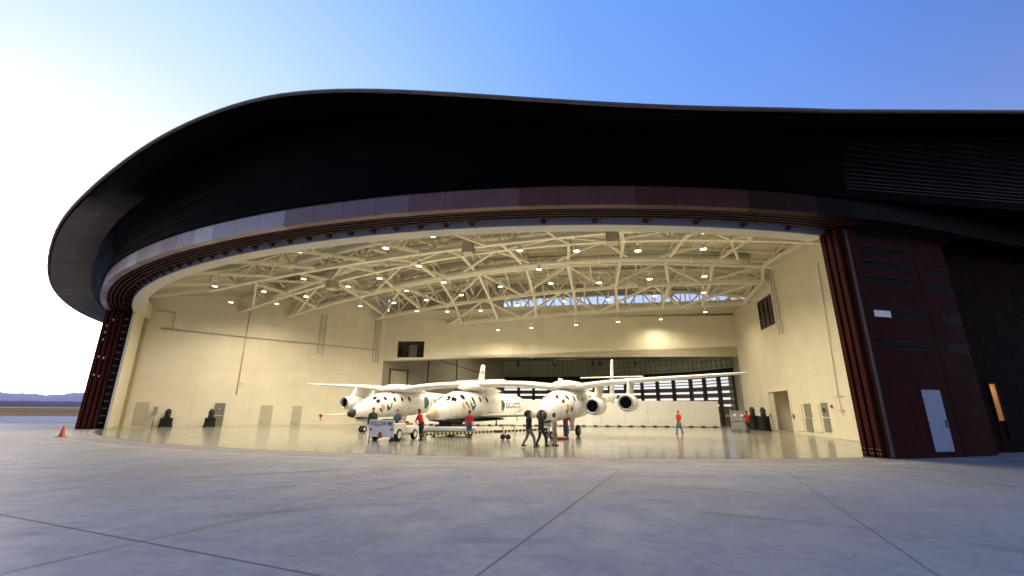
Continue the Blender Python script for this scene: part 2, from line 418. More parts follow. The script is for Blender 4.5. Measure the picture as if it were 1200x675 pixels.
# pavement joints cut in the apron
g = MB()
def joint(a, b, w=.016):
    a = Vector((*a, .005)); b = Vector((*b, .005)); d = (b-a).normalized(); n = Vector((-d.y, d.x, 0))*w/2
    g.face([a-n, b-n, b+n, a+n])
joint((3.64, 15.45), (-.36, 5.92)); joint((-.36, 5.92), (-6.4, -8.5))
joint((9.01, 15.29), (5.18, 6.02)); joint((5.18, 6.02), (-.8, -8.5))
joint((-1.99, 13.85), (-5.37, 7.13)); joint((-5.37, 7.13), (-12.5, -8.5))
joint((-9.26, 8.68), (-2.29, 5.83), .018); joint((-9.26, 8.68), (-44, 22.6), .018); joint((-2.29, 5.83), (-.36, 5.04), .018)
joint((14.4, 15.2), (10.3, 5.5), .012); joint((10.3, 5.5), (4.3, -8.5), .012)
struct('pavement_joint', g, M['joint'])
# hangar floor: polished slab inside the arc, 6 mm above the apron
g = MB(); T = arange(-60, 16, 1.0)
fan = [AP(t, 49.9, .008) for t in T]+[Vector((34, 62, .008)), Vector((34, 84, .008)), Vector((-8, 86, .008)), Vector((-30, 64, .008))]
ctr = Vector((0, 46, .008))
for a, b in zip(fan, fan[1:]+fan[:1]): g.face([ctr, a, b])
struct('hangar_floor', g, M['floor'])
# curved door rails let into the threshold, and a pale threshold strip
g = MB()
def ring_flat(mb, th0, th1, r0, r1, z):
    for a, b in zip(arange(th0, th1, 1)[:-1], arange(th0, th1, 1)[1:]): mb.face([AP(a, r0, z), AP(b, r0, z), AP(b, r1, z), AP(a, r1, z)])
ring_flat(g, -75, 25, 49.9, 52.0, .004); struct('door_threshold', g, mat('threshold_concrete', (.40, .375, .37), .7, 0, .2, .8))
g = MB()
for r in (50.0, 50.35, 50.7, 51.05, 51.4): ring_flat(g, -72, 12.2, r-.03, r+.03, .0125)
struct('door_rail', g, mat('rail_steel', (.16, .14, .12), .4, .5, .2, 2))
# far ridge and plain on the western skyline
def ridge(name, m, dist, prof, base=-2.):
    mb = MB(); az = [p[0] for p in prof]
    pts = []
    rnd = random.Random(5)
    A = arange(az[0], az[-1], .35)
    def h(a):
        for (a0, h0), (a1, h1) in zip(prof[:-1], prof[1:]):
            if a0 <= a <= a1:
                t = (a-a0)/(a1-a0); t = t*t*(3-2*t); return h0+(h1-h0)*t
        return 0
    rows = []
    for a in A:
        hh = h(a)*(1+rnd.uniform(-.05, .05)); d = dist
        rows.append([Vector((sind(a)*(d+k*d*.03), cosd(a)*(d+k*d*.03), base+hh*fz*(1+rnd.uniform(-.04, .04)))) for k, fz in ((0, 0), (1, .45), (2, .8), (3, 1.), (5, .0))])
    mb.rings(rows, 0, False, False, closed=False)
    return struct(name, mb, m)
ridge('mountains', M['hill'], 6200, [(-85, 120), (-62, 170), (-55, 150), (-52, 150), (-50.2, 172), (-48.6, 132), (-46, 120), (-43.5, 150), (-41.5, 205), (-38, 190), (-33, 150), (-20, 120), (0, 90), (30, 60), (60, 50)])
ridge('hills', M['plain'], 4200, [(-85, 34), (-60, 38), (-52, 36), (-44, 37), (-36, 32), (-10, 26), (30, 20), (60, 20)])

# ================================================================== HANGAR
HB = wthing('hangar_building', 'huge dark curved hangar with open arched door front, lit cream inside', 'hangar', (4, 45, 0))
def hp(name, mb, m, label=None, fix=True): return obj(name, mb, m, HB, label, fix=fix)
# --- roof edge line: (theta, radius, z)
edge = [(-88, 53.5, 10.5), (-80, 54, 10.8), (-74, 54.4, 11.0), (-67.5, 54.75, 11.1), (-62.7, 54.75, 11.05), (-57.4, 54.75, 11.14), (-51, 54.75, 11.4), (-47.8, 54.75, 11.75), (-45.3, 54.75, 12.1), (-43.1, 54.75, 12.55), (-41.0, 54.75, 12.95),
        (-37, 54.75, 13.3), (-32.4, 54.75, 13.62), (-29, 54.75, 14.09), (-26.3, 54.75, 14.54), (-23.4, 54.75, 14.97), (-20.8, 54.75, 15.17), (-18.6, 54.75, 15.31), (-16, 54.75, 15.23),
        (-13.7, 54.75, 14.94), (-11.6, 54.75, 14.62), (-9.6, 54.75, 14.25), (-7, 54.75, 13.81), (-4.55, 54.75, 13.44), (-1.84, 54.75, 13.15), (1.5, 54.75, 12.98), (5, 54.75, 13.09), (8, 54.75, 13.30), (12, 54.75, 13.55)]
def lerp_tab(tab, x, k):
    # smooth (Catmull-Rom) lookup
    if x <= tab[0][0]: return tab[0][k]
    if x >= tab[-1][0]: return tab[-1][k]
    for i in range(len(tab)-1):
        if tab[i][0] <= x <= tab[i+1][0]:
            t = (x-tab[i][0])/(tab[i+1][0]-tab[i][0]); return tab[i][k]+(tab[i+1][k]-tab[i][k])*t
def smooth_edge(th):
    s = w = 0
    for d in (-3, -2, -1, 0, 1, 2, 3):
        q = 4-abs(d); s += q*lerp_tab(edge, th+d*.8, 2); w += q
    return s/w
rim = []                                 # (outer point, unit outward, z)
for th in arange(-88, 8, 1.0):
    r = lerp_tab(edge, th, 1); p = AP(th, r, smooth_edge(th)-.28); rim.append((p, Vector((sind(th), -cosd(th), 0)), R_(th)*54.75))
t8 = Vector((cosd(8), sind(8), 0)); A8 = rim[-1][0].copy(); zlast = A8.z
for k in range(1, 26):                   # to the right the eave leaves the arc and runs straight
    d = k*1.6; p = A8+t8*d; p.z = zlast+.112*min(d, 14)
    rim.append((p, Vector((sind(8), -cosd(8), 0)), R_(8)*54.75+d))
# facade foot line (top of the fascia) for each rim station
def foot(i):
    p, n, u = rim[i]; b = p-n*3.05; return Vector((b.x, b.y, 11.32))
def innr(i):
    p, n, u = rim[i]; q = p-n*2.35; q.z = p.z+.35
    q.z = p.z+.15+max(0, min(1, (p.z-11)/2))*.45
    return q
# upper facade (black panels leaning out to the eave) and the eave underside
ub = MB(); lip = MB(); gut = MB(); top = MB()
for i in range(len(rim)-1):
    (pa, na, ua), (pb, nb, ub_) = rim[i], rim[i+1]
    fa, fb, ia, ib = foot(i), foot(i+1), innr(i), innr(i+1)
    K = 4; thm = math.degrees((ua+ub_)/2/54.75); mu = 1 if thm < -43 else (2 if thm < -38.5 else 0); ml = 1 if thm < -33.5 else (2 if thm < -29.5 else 0)
    for k in range(K):
        t0, t1 = k/K, (k+1)/K
        c = lambda f, q, t, n: f.lerp(q, t)+n*(-.28*math.sin(PI*t))
        ub.face([c(fa, ia, t0, na), c(fb, ib, t0, nb), c(fb, ib, t1, nb), c(fa, ia, t1, na)], 0, [(ua, t0*4), (ub_, t0*4), (ub_, t1*4), (ua, t1*4)], True)
    oa, ob = pa-na*.12, pb-nb*.12
    for k in range(2):
        t0, t1 = k/2, (k+1)/2
        c2 = lambda f, q, t: f.lerp(q, t)-Vector((0, 0, .12*math.sin(PI*t)))
        lip.face([c2(ia, oa, t0), c2(ib, ob, t0), c2(ib, ob, t1), c2(ia, oa, t1)], 0, [(ua, t0*2.3), (ub_, t0*2.3), (ub_, t1*2.3), (ua, t1*2.3)], True)
R0 = [r[0] for r in rim]
gut.tube([p+Vector((0, 0, .16)) for p in R0], .085, 8)
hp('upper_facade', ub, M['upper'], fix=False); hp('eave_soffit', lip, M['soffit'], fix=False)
gutter = hp('roof_gutter', gut, mat('gutter_metal', (.16, .125, .11), .35, .6, .2, 1.5))
# roof shell: from the eave up over the hall to the clerestory line
def ceil_z(x, y):
    """underside of the vaulted roof deck"""
    t = max(-1.2, min(1.2, (x+2)/30.)); s = (y-30.)/22.
    z = 18.6-2.9*t*t-(1.2 if x < 0 else .6)*abs(t)-1.0*s*s-.4*s
    return min(z, 13.0+.42*max(0, 49.3-math.hypot(x-OX, y-OY)))
shell_line = [Vector((-44, 52, 12.2)), Vector((-30, 58, 14.2)), Vector((-15, 57.5, 16.6)), Vector((0, 52.5, 18.4)), Vector((15, 48, 18.2)), Vector((27, 44, 17.2)), Vector((45, 40, 16.6))]
def shell(t):
    f = t*(len(shell_line)-1); i = min(int(f), len(shell_line)-2); return shell_line[i].lerp(shell_line[i+1], f-i)
rows = []
N = len(rim)
for i in range(N):
    p = R0[i]+Vector((0, 0, .25)); q = shell(i/(N-1)); row = []
    for k in range(7):
        t = k/6; w = p.lerp(q, t); w.z = p.z+(q.z+1.5-p.z)*math.sin(t*PI/2)**.8; row.append(w)
    rows.append(row)
top.rings(rows, 0, False, True, closed=False); hp('outer_roof', top, M['roofm'], fix=False)
# fascia band: separate metal sheets of three tones; right end darkened to paint its dim reflection
f = MB(); rnd = random.Random(3)
T = arange(-78, 21, 1.9); seq = 'acbabcbaccbabcacbbcacbcabcbcacbcbacbbcacbacbcabcbbbcbbcbcbbcbcbbcbbcb'
for i, (a, b) in enumerate(zip(T[:-1], T[1:])):
    ch = seq[i % len(seq)]
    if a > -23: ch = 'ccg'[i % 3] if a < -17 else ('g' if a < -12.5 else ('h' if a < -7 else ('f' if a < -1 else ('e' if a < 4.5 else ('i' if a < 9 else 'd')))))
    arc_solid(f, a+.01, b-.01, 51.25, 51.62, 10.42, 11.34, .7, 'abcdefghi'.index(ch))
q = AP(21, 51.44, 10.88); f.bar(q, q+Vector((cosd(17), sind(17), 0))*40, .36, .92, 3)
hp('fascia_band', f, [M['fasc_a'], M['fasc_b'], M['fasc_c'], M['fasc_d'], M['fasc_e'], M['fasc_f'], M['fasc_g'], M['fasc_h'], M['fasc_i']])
lc = MB(); arc_solid(lc, -76, 21, 49.3, 51.72, 11.345, 11.42); hp('added_light_blocker', lc, M['black'])  # unseen strip added to stop hall light leaking out above the fascia
# door tracks: brown steel rails under the fascia
tr = MB(); arc_solid(tr, -76, 21, 49.9, 51.25, 10.86, 11.2)
for r in (50.22, 50.48, 50.74, 51.0, 51.2): arc_solid(tr, -76, 21, r-.055, r+.055, 10.47, 10.855)
hp('door_track', tr, M['track'])
rb = MB(); arc_solid(rb, -58, 12.6, 48.75, 49.55, 10.40, 11.7); hp('ring_beam', rb, M['steel'])
rf = MB(); arc_solid(rf, -58, 12.6, 49.553, 49.62, 10.37, 11.2); hp('ring_beam_face', rf, M['beam'])
br = MB(); c0 = AP(0, 50.1)
def bracket():
    b = MB()
    b.bar((0, .02, 10.52), (0, -.62, 10.74), .22, .10); b.bar((-.03, .0, 10.80), (-.03, -.55, 10.56), .10, .09); b.bar((.25, -.02, 10.66), (.6, -.3, 10.78), .05); b.bar((.6, -.02, 10.7), (.62, -.3, 10.62), .04)
    return b
b0 = bracket().mesh('track_bracket', M['track'])
for th in arange(-53, -8, 1.55)+arange(-4, 10, 3.4):
    o = obj('track_bracket', b0, None, HB); p = AP(th, 49.63); o.location = p-WORLD_ROOT[HB.name]; o.rotation_euler = (0, 0, R_(th))
# wedge wall behind the right end and facade beyond
# --- door leaves
def leaf(th0, th1, r, thick=.20, z1=10.36, label=None, m=None):
    mb = MB(); arc_solid(mb, th0, th1, r-thick/2, r+thick/2, .03, z1, 1.2)
    return hp('door_leaf', mb, m or M['rust'], label)
def on_leaf(mb, th0, th1, r, z0, z1, z0b=None, z1b=None, depth=.02):
    arc_solid(mb, th0, th1, r-depth, r+.004, z0, z1, 1.0)
for r in (49.62, 49.95, 50.28): leaf(12.2, 19.8, r)
front = leaf(12.38, 20.0, 50.55, .16, label='outer leaf with slot windows and a pale blue door', m=M['rust_face'])
def sub(name, mb, m, parent, label=None):
    o = obj(name, mb, m, parent, label); o.location = (0, 0, 0); return o
RF = 50.63
st = MB(); arc_solid(st, 12.385, 12.52, RF+.003, RF+.05, .03, 10.3, 1); sub('edge_strip', st, M['greydk'], front)
for z0, z1 in ((9.98, 10.28), (9.20, 9.52), (8.44, 8.76), (7.68, 8.0), (6.06, 6.4), (4.62, 4.96)):
    for a, b, ok in ((13.2, 16.65, True), (18.08, 19.9, z0 < 9)):
        if not ok: continue
        fr = MB(); zz = (z0, z1)
        arc_solid(fr, a, b, RF-.04, RF+.003, z0, z1, .8)
        s_ = sub('slot_window', fr, M['slotglass'], front)
        e = MB()
        arc_solid(e, a-.05, b+.05, RF+.0035, RF+.06, z1, z1+.05, .8); sub('window_hood', e, M['track'], front)
        e = MB(); arc_solid(e, a-.05, b+.05, RF+.0035, RF+.03, z0-.03, z0, .8); sub('window_sill', e, M['track'], front)
lit = MB(); arc_solid(lit, 13.25, 14.35, RF+.0035, RF+.02, 6.08, 6.38, .8); sub('lit_pane', lit, M['frost'], front, 'bright pane at the end of a slot window')
pd = MB(); arc_solid(pd, 15.2, 16.5, RF+.0035, RF+.035, .25, 2.85, .5)
pdo = sub('personnel_door', pd, M['bluedoor'], front, 'pale blue personnel door')
q = MB(); qq = AP(16.35, RF+.06, 1.25); q.tube([qq, qq+Vector((0, 0, .32))], .022, 6); sub('door_handle', q, M['greydk'], pdo) if False else sub('door_handle', q, M['greydk'], front)
for zz in (.6, 1.5, 2.5):
    hg = MB(); q = AP(15.17, RF+.03, zz); hg.tube([q, q+Vector((0, 0, .14))], .02, 6); sub('hinge', hg, M['chrome'], front)
sm = MB(); arc_solid(sm, 17.25, 17.31, RF+.003, RF+.012, .05, 10.3, 1); arc_solid(sm, 12.6, 19.9, RF+.003, RF+.009, 3.42, 3.46, 1); arc_solid(sm, 12.6, 17.2, RF+.003, RF+.009, 7.2, 7.23, 1)
sub('panel_seam', sm, M['fasc_d'], front)
# bolts at the foot of the inner leaves
bo = MB()
for r in (49.62, 49.95, 50.28):
    for z in (.18, .36):
        for k in (-.06, .06):
            q = AP(12.19, r+k, z); bo.box(q, (.035, .035, .035))
hp('foot_bolt', bo, M['chrome'])
# left stack: edges of the stacked leaves and the dark slot with its rungs
for r in (50.42, 50.78, 51.14, 51.5): leaf(-54.75, -64, r, .24)
dk = MB(); arc_solid(dk, -55.1, -63, 49.6, 50.28, .03, 10.4); hp('door_pocket', dk, M['drape'])
for k in range(16):
    rg = MB(); z = .5+k*.62; rg.bar(AP(-55.02, 50.20, z), AP(-55.02, 49.92, z), .05, .06); rg.bar(AP(-54.98, 50.18, z+.1), AP(-54.98, 50.18, z-.1), .04)
    hp('pocket_rung', rg, M['strip'])
for th, r, z in ((-54.74, 50.96, 9.6), (-54.74, 51.3, 9.0), (-54.74, 51.3, 8.4), (-54.74, 51.3, 7.75), (-54.74, 51.3, 6.2), (-54.74, 51.3, 4.6), (-54.74, 50.96, 6.1), (-54.74, 50.96, 4.5)):
    q = MB(); q.box(AP(th, r, z), (.07, .07, .17)); hp('latch_plate', q, M['offwhite'])
# left jamb: cream column and tan strip
jb = MB(); jb.add([(-35.08, 39.50, .01), (-36.55, 42.35, .01), (-36.55, 42.35, 10.45), (-35.08, 39.5, 10.45), (-35.25, 39.42, .01), (-36.85, 42.3, .01), (-36.85, 42.3, 10.45), (-35.25, 39.42, 10.45)],
       [(0, 1, 2, 3), (4, 7, 6, 5), (0, 3, 7, 4), (1, 5, 6, 2), (3, 2, 6, 7)]); hp('door_jamb', jb, M['wall'])
jb = MB(); jb.bar((-36.62, 42.42, .01), (-36.62, 42.42, 10.4), .5, .35, up=(.45, -.9, 0)); hp('jamb_strip', jb, M['strip'])
# --- walls
def vwall(mb, a, b, z0, z1, holes=(), z1b=None, mi=0, z0b=None):
    """vertical wall from a to b with rectangular holes (s0,s1,h0,h1); split into cells"""
    a, b = Vector((*a, 0)), Vector((*b, 0)); L = (b-a).length; d = (b-a)/L
    S = sorted({0., L, *[h[0] for h in holes], *[h[1] for h in holes]}); Z = sorted({z0, z1, *[h[2] for h in holes], *[h[3] for h in holes]})
    for s0, s1 in zip(S[:-1], S[1:]):
        for h0, h1 in zip(Z[:-1], Z[1:]):
            cs, ch = (s0+s1)/2, (h0+h1)/2
            if any(q[0] < cs < q[1] and q[2] < ch < q[3] for q in holes): continue
            top = lambda s, h: (z1+(z1b-z1)*s/L) if (z1b is not None and abs(h-z1) < 1e-6) else ((z0+(z0b-z0)*s/L) if (z0b is not None and abs(h-z0) < 1e-6) else h)
            mb.face([a+d*s0+Vector((0, 0, top(s0, h0))), a+d*s1+Vector((0, 0, top(s1, h0))), a+d*s1+Vector((0, 0, top(s1, h1))), a+d*s0+Vector((0, 0, top(s0, h1)))], mi, [(s0, h0), (s1, h0), (s1, h1), (s0, h1)])
    return lambda s, z, off=0.: a+d*s+Vector((0, 0, z))+Vector((d.y, -d.x, 0))*off     # off>0 : towards the camera side
LWa, LWb = (-36.75, 42.69), (-16.8, 57.2)
RWa, RWb = (21.0+.205*2.4, 19.96+2.4), (27.9, 53.6)
w = MB(); LW = vwall(w, LWa, LWb, 0, 13.6, z1b=17.6); hp('left_wall', w, M['wall'], fix=False)
# right wall: s measured from its far end is easier to read -> build from the near end, RW0 = distance of y=30.2
RL = math.hypot(RWb[0]-RWa[0], RWb[1]-RWa[1]); RW0 = (30.2-RWa[1])/(RWb[1]-RWa[1])*RL
w = MB(); RWh = (RW0+10.35, RW0+15.15, 0.02, 3.70)
RW = vwall(w, RWa, RWb, 0, 17.6, [RWh, (RW0+10.9, RW0+14.55, 10.0, 12.9)]); hp('right_wall', w, M['wall'], fix=False)
w = MB(); vwall(w, AP(12.5, 49.3)[:2], RWa, 0, 15); hp('right_return_wall', w, M['wall'], fix=False)
w = MB(); BW = vwall(w, LWb, RWb, 7.85, 13.9, [(1.8, 5.35, 8.32, 10.44)], z0b=9.6); hp('back_wall', w, M['wall'], fix=False)
w = MB()  # underside of the back wall header, sloping up to the right like its lower edge
w.add([BW(0, 7.85, 0), BW(44.8, 9.6, 0), BW(44.8, 9.6, -1.4), BW(0, 7.85, -1.4)], [(0, 1, 2, 3)]); hp('header_soffit', w, M['wall'], fix=False)
# back wall window
w = MB(); a0 = 1.8
w.face([BW(1.8, 8.32, -.12), BW(5.35, 8.32, -.12), BW(5.35, 10.44, -.12), BW(1.8, 10.44, -.12)])
bwin = hp('interior_window', w, M['glassdk'])
w = MB()
for s in (1.83, 2.75, 3.35, 4.4, 5.32): w.bar(BW(s, 8.32, -.05), BW(s, 10.44, -.05), .08)
for z in (8.35, 10.41): w.bar(BW(1.8, z, -.05), BW(5.35, z, -.05), .07)
sub('window_frame', w, M['greydk'], bwin)
w = MB(); w.face([BW(3.4, 8.4, -.11), BW(4.35, 8.4, -.11), BW(4.35, 9.95, -.11), BW(3.4, 9.95, -.11)]); sub('window_blind', w, M['slat'], bwin)
# right wall window
w = MB(); s0, s1 = RW0+10.9, RW0+14.55
w.face([RW(s0, 10, -.15)-Vector((0, 0, 0)), RW(s1, 10, -.15), RW(s1, 12.9, -.15), RW(s0, 12.9, -.15)])
def RWi(s, z, off=0.): return RW(s, z, -off)      # off>0 : into the hall
w = MB(); w.face([RWi(s0, 10, -.01), RWi(s1, 10, -.01), RWi(s1, 12.9, -.01), RWi(s0, 12.9, -.01)]); rwin = hp('interior_window', w, M['glassdk'])
w = MB()
for k in range(4): s = s0+(s1-s0)*k/3; w.bar(RWi(s, 10, .03), RWi(s, 12.9, .03), .10)
for z in (10.02, 12.88): w.bar(RWi(s0, z, .03), RWi(s1, z, .03), .10)
sub('window_frame', w, M['greydk'], rwin)
# doorway in the right wall, with its recess and tan door
dz = 3.70; s0, s1 = RWh[0], RWh[1]
w = MB()
def pr(mb, pts, mi=0): mb.face(pts, mi)
back = -2.0
pr(w, [RWi(s0, 0.02, 0), RWi(s0, .02, back), RWi(s0, dz, back), RWi(s0, dz, 0)]); pr(w, [RWi(s1, 0.02, 0), RWi(s1, .02, back), RWi(s1, dz, back), RWi(s1, dz, 0)])
pr(w, [RWi(s0, dz, 0), RWi(s1, dz, 0), RWi(s1, dz, back), RWi(s0, dz, back)]); pr(w, [RWi(s0, .02, back), RWi(s1, .02, back), RWi(s1, dz, back), RWi(s0, dz, back)])
dw = hp('doorway', w, M['wall'])
w = MB(); w.box((0, 0, 0), (.06, 3.0, 2.5)); 
w = MB(); w.face([RWi(s0+.1, .03, back+.05), RWi(s0+3.2, .03, back+.05), RWi(s0+3.2, 2.6, back+.05), RWi(s0+.1, 2.6, back+.05)]); sub('inner_door', w, M['tandoor'], dw)
w = MB(); w.bar(RWi(s0+2.8, 1.05, back+.09), RWi(s0+2.8, 1.3, back+.09), .06); w.box(RWi(s0+1.7, 1.75, back+.07), (.03, .35, .22)); sub('handle', w, M['greydk'], dw)
w = MB(); w.bar(RWi(s1-.55, .03, .05), RWi(s1-.55, dz-.1, .05), .9, .12, up=(1, 0, 0)); sub('open_door', w, M['vent'], dw)
w = MB()
for s in (s0-.06, s1+.06): w.bar(RWi(s, .02, .03), RWi(s, dz, .03), .12, .08)
w.bar(RWi(s0-.12, dz+.06, .03), RWi(s1+.12, dz+.06, .03), .12, .08); sub('door_frame', w, M['steel'], dw)
# left wall: grey door
w = MB(); w.box((0, 0, 0), (.84, .06, 2.26)); rzL = math.atan2(LWb[1]-LWa[1], LWb[0]-LWa[0])
mL = Matrix.Rotation(rzL, 3, 'Z'); mR = Matrix.Rotation(math.atan2(RWb[1]-RWa[1], RWb[0]-RWa[0]), 3, 'Z')
w = MB(); w.box(LW(7.62, 1.14, .04), (.84, .07, 2.26), mL); gd = hp('side_door', w, M['greydoor'], 'grey steel door in the left wall')
w = MB(); w.box(LW(7.62, 1.72, .085), (.36, .012, .26), mL); sub('notice', w, M['slat'], gd)
w = MB(); w.box(LW(7.62, 1.72, .095), (.20, .012, .10), mL); w.box(LW(7.62, 1.05, .085), (.7, .03, .05), mL); sub('push_bar', w, M['offwhite'], gd)
w = MB(); w.box(LW(7.17, 1.15, .05), (.06, .1, 2.32), mL); w.box(LW(8.07, 1.15, .05), (.06, .1, 2.32), mL); w.box(LW(7.62, 2.3, .05), (.96, .1, .06), mL); sub('door_frame', w, M['grey'], gd)
# --- roof deck and rear deck
d = MB(); xs = arange(-40, 30, 2.); ys = arange(17, 52, 2.)
def clear_y(x): return 53.0-.17*(x+3) if x > -3 else 53.0+.17*(-x-3)
rows = []
for x in xs:
    y0 = OY-math.sqrt(max(49.2**2-(x-OX)**2, 1)) if abs(x-OX) < 49 else 50
    y1 = max(clear_y(x), y0+1); rows.append([Vector((x, y0+(y1-y0)*k/12, ceil_z(x, y0+(y1-y0)*k/12))) for k in range(13)])
d.rings(rows, 0, False, True, closed=False); hp('roof_deck', d, M['deck'], fix=False)
d = MB(); rows = []
for x in arange(-20, 30, 2.): rows.append([Vector((x, clear_y(x)+.02, 14.05)), Vector((x, 58.8, 12.3+.02*(x+20)))])
d.rings(rows, 0, False, True, closed=False); hp('rear_deck', d, M['deck'], fix=False)
# ring wall between beam and deck
# clerestory
cw = MB(); X = arange(-16, 28, 1.0)
for a, b in zip(X[:-1], X[1:]):
    cw.face([(a, clear_y(a), 15.15), (b, clear_y(b), 15.15), (b, clear_y(b), ceil_z(b, clear_y(b))+.3), (a, clear_y(a), ceil_z(a, clear_y(a))+.3)])
    if a < -1.2: cw.face([(a, clear_y(a), 14), (b, clear_y(b), 14), (b, clear_y(b), 15.15), (a, clear_y(a), 15.15)])
hp('clerestory_wall', cw, M['bay'], fix=False)
cp_ = MB(); cm = MB()
X = arange(0, 27, 1.05)
cp_.face([(0, clear_y(0), 14.1), (27, clear_y(27), 14.1), (27, clear_y(27), 15.15), (0, clear_y(0), 15.15)])
cl = hp('clerestory_window', cp_, M['pane'], fix=False)
for i, x in enumerate(X):
    cm.bar((x, clear_y(x)-.04, 14.05), (x, clear_y(x)-.04, 15.2), .10 if i % 6 else .32)
cm.bar((-1, clear_y(-1)-.05, 14.08), (27, clear_y(27)-.05, 14.08), .12); cm.bar((-1, clear_y(-1)-.05, 15.15), (27, clear_y(27)-.05, 15.15), .14)
sub('mullion', cm, M['beam'], cl)
# --- trusses (bottom chord through three points), top chord under the deck
def quad(L, Mi, Rr):
    x0, x1, x2 = L[0], Mi[0], Rr[0]
    def fz(x):
        return L[2]*(x-x1)*(x-x2)/((x0-x1)*(x0-x2))+Mi[2]*(x-x0)*(x-x2)/((x1-x0)*(x1-x2))+Rr[2]*(x-x0)*(x-x1)/((x2-x0)*(x2-x1))
    def fy(x): return L[1]+(Rr[1]-L[1])*(x-x0)/(x2-x0)
    return lambda x, dz=0.: Vector((x, fy(x), fz(x)+dz))
TR = [((-29.6, 40.8, 12.9), (0, 31.5, 14.5), (23, 24.3, 13.6)), ((-30.3, 47.2, 12.2), (0, 37.8, 16.3), (23.2, 30.5, 14.2)), ((-26.3, 50.0, 12.3), (0, 44.5, 16.4), (25, 39.3, 15.2)),
      ((-18.0, 56, 13.3), (0, 49, 14.7), (25.2, 40.3, 14.0)), ((-9, 56.3, 12.6), (0, 53.6, 13.0), (26.6, 47, 13.5))]
TF = []
for L, Mi, Rr in TR:
    q = quad(L, Mi, Rr); TF.append((q, L[0], Rr[0]))
    t = MB(); X = arange(L[0], Rr[0], 3.4); depth = lambda x: max(.8, min(2.4, ceil_z(x, q(x).y)-q(x).z-.35))
    for i, (a, b) in enumerate(zip(X[:-1], X[1:])):
        t.bar(q(a), q(b), .42, .32); t.bar(q(a, depth(a)), q(b, depth(b)), .28, .26)
        m_ = (a+b)/2
        t.bar(q(a), q(m_, depth(m_)), .16); t.bar(q(m_, depth(m_)), q(b), .16); t.bar(q(a), q(a, depth(a)), .12)
    hp('roof_truss', t, M['steel'])
# longitudinal braces running front to back, and diagonal braces in the plane of the bottom chords
ax = Vector((.205, .979, 0))
for x0 in (-25, -20, -15, -10, -5, 0, 5, 10, 15, 19.5, 24):
    t = MB(); pts = []
    for q, a, b in TF:
        # intersect the line x = x0 + s*.205/.979*(y-38)
        lo, hi = a, b; best = None
        for k in range(60):
            x = a+(b-a)*k/59; y = q(x).y; e = abs(x-(x0+.21*(y-38)))
            if best is None or e < best[0]: best = (e, x)
        if best[0] < .8: pts.append(q(best[1]))
    if len(pts) < 2: continue
    for a, b in zip(pts[:-1], pts[1:]):
        t.bar(a, b, .27, .24)
        up_a = Vector((a.x, a.y, ceil_z(a.x, a.y)-.4)); up_b = Vector((b.x, b.y, ceil_z(b.x, b.y)-.4)); mid = a.lerp(b, .5); um = up_a.lerp(up_b, .5)
        t.bar(a, um, .12); t.bar(um, b, .12); t.bar(up_a, up_b, .14)
    hp('roof_brace', t, M['steel'])
for i in range(len(TF)-1):
    qa, a0, b0_ = TF[i]; qb, a1, b1 = TF[i+1]; t = MB(); lo = max(a0, a1)+1; hi = min(b0_, b1)-1; X = arange(lo, hi, 5.0)
    for k, (a, b) in enumerate(zip(X[:-1], X[1:])):
        t.bar(qa(a) if k % 2 else qb(a), qb(b) if k % 2 else qa(b), .2)
        c_ = (a+b)/2; t.bar(qa(c_, 1.1), qb(c_+.8, 1.1), .15); t.bar(qa(c_, .9), qb(c_+3.5, 1.6), .09)
    hp('diagonal_brace', t, M['steel'])
pu = MB()     # joists under the deck
for k in range(16):
    y = 24+k*1.9; pts = [Vector((x, y-.30*x*.9, 0)) for x in arange(-28, 25, 3.5)]
    pts = [Vector((p.x, p.y, ceil_z(p.x, p.y)-.16)) for p in pts if p.y < clear_y(p.x)-.5 and (p.x-OX)**2+(p.y-OY)**2 < 48.5**2 and p.y < 42.7+.728*(p.x+36.7)]
    for a, b in zip(pts[:-1], pts[1:]): pu.bar(a, b, .12, .26)
hp('roof_joist', pu, M['steel'])
# first truss against the ring beam: raking struts
t = MB()
for th in arange(-50, 8, 6.5):
    a = AP(th, 49.0, 11.2); q = TF[0][0]; x = max(-29, min(22, a.x+2.5)); b = q(x); t.bar(a, b, .22)
    t.bar(AP(th+1.2, 49, 11.4), Vector((b.x, b.y, b.z+1.6)), .14)
hp('eave_strut', t, M['steel'])
# --- the further bay behind the header: dim side wall, far doors with slot windows
far = [(29.5, 54.5), (29.5, 58.5), (26.5, 65.5), (21, 71.3), (14, 75.2), (6.5, 77.6), (-1.3, 78.6)]
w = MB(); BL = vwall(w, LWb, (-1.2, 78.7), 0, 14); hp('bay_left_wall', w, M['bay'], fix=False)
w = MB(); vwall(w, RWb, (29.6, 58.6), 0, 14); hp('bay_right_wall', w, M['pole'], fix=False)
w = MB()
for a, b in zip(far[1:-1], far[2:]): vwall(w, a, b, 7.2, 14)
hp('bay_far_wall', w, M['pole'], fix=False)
w = MB()
for a, b in zip(far[1:-1], far[2:]):
    for k in range(9):
        p = Vector((*a, 0)).lerp(Vector((*b, 0)), k/9)
        w.bar(p+Vector((-.05, -.06, 7.5)), p+Vector((-.05, -.06, 13.8)), .05)
    for z in arange(7.8, 13.4, .8): w.bar((a[0], a[1]-.06, z), (b[0], b[1]-.06, z), .05)
hp('acoustic_grid', w, M['slat'])
w = MB(); w.add([(-18, 57, 13.5), (30, 53, 13.5), (30, 62, 13.5), (14, 80, 13.5), (-12, 80, 13.5)], [(0, 1, 2, 3, 4)]); hp('bay_ceiling', w, M['bay'], fix=False)
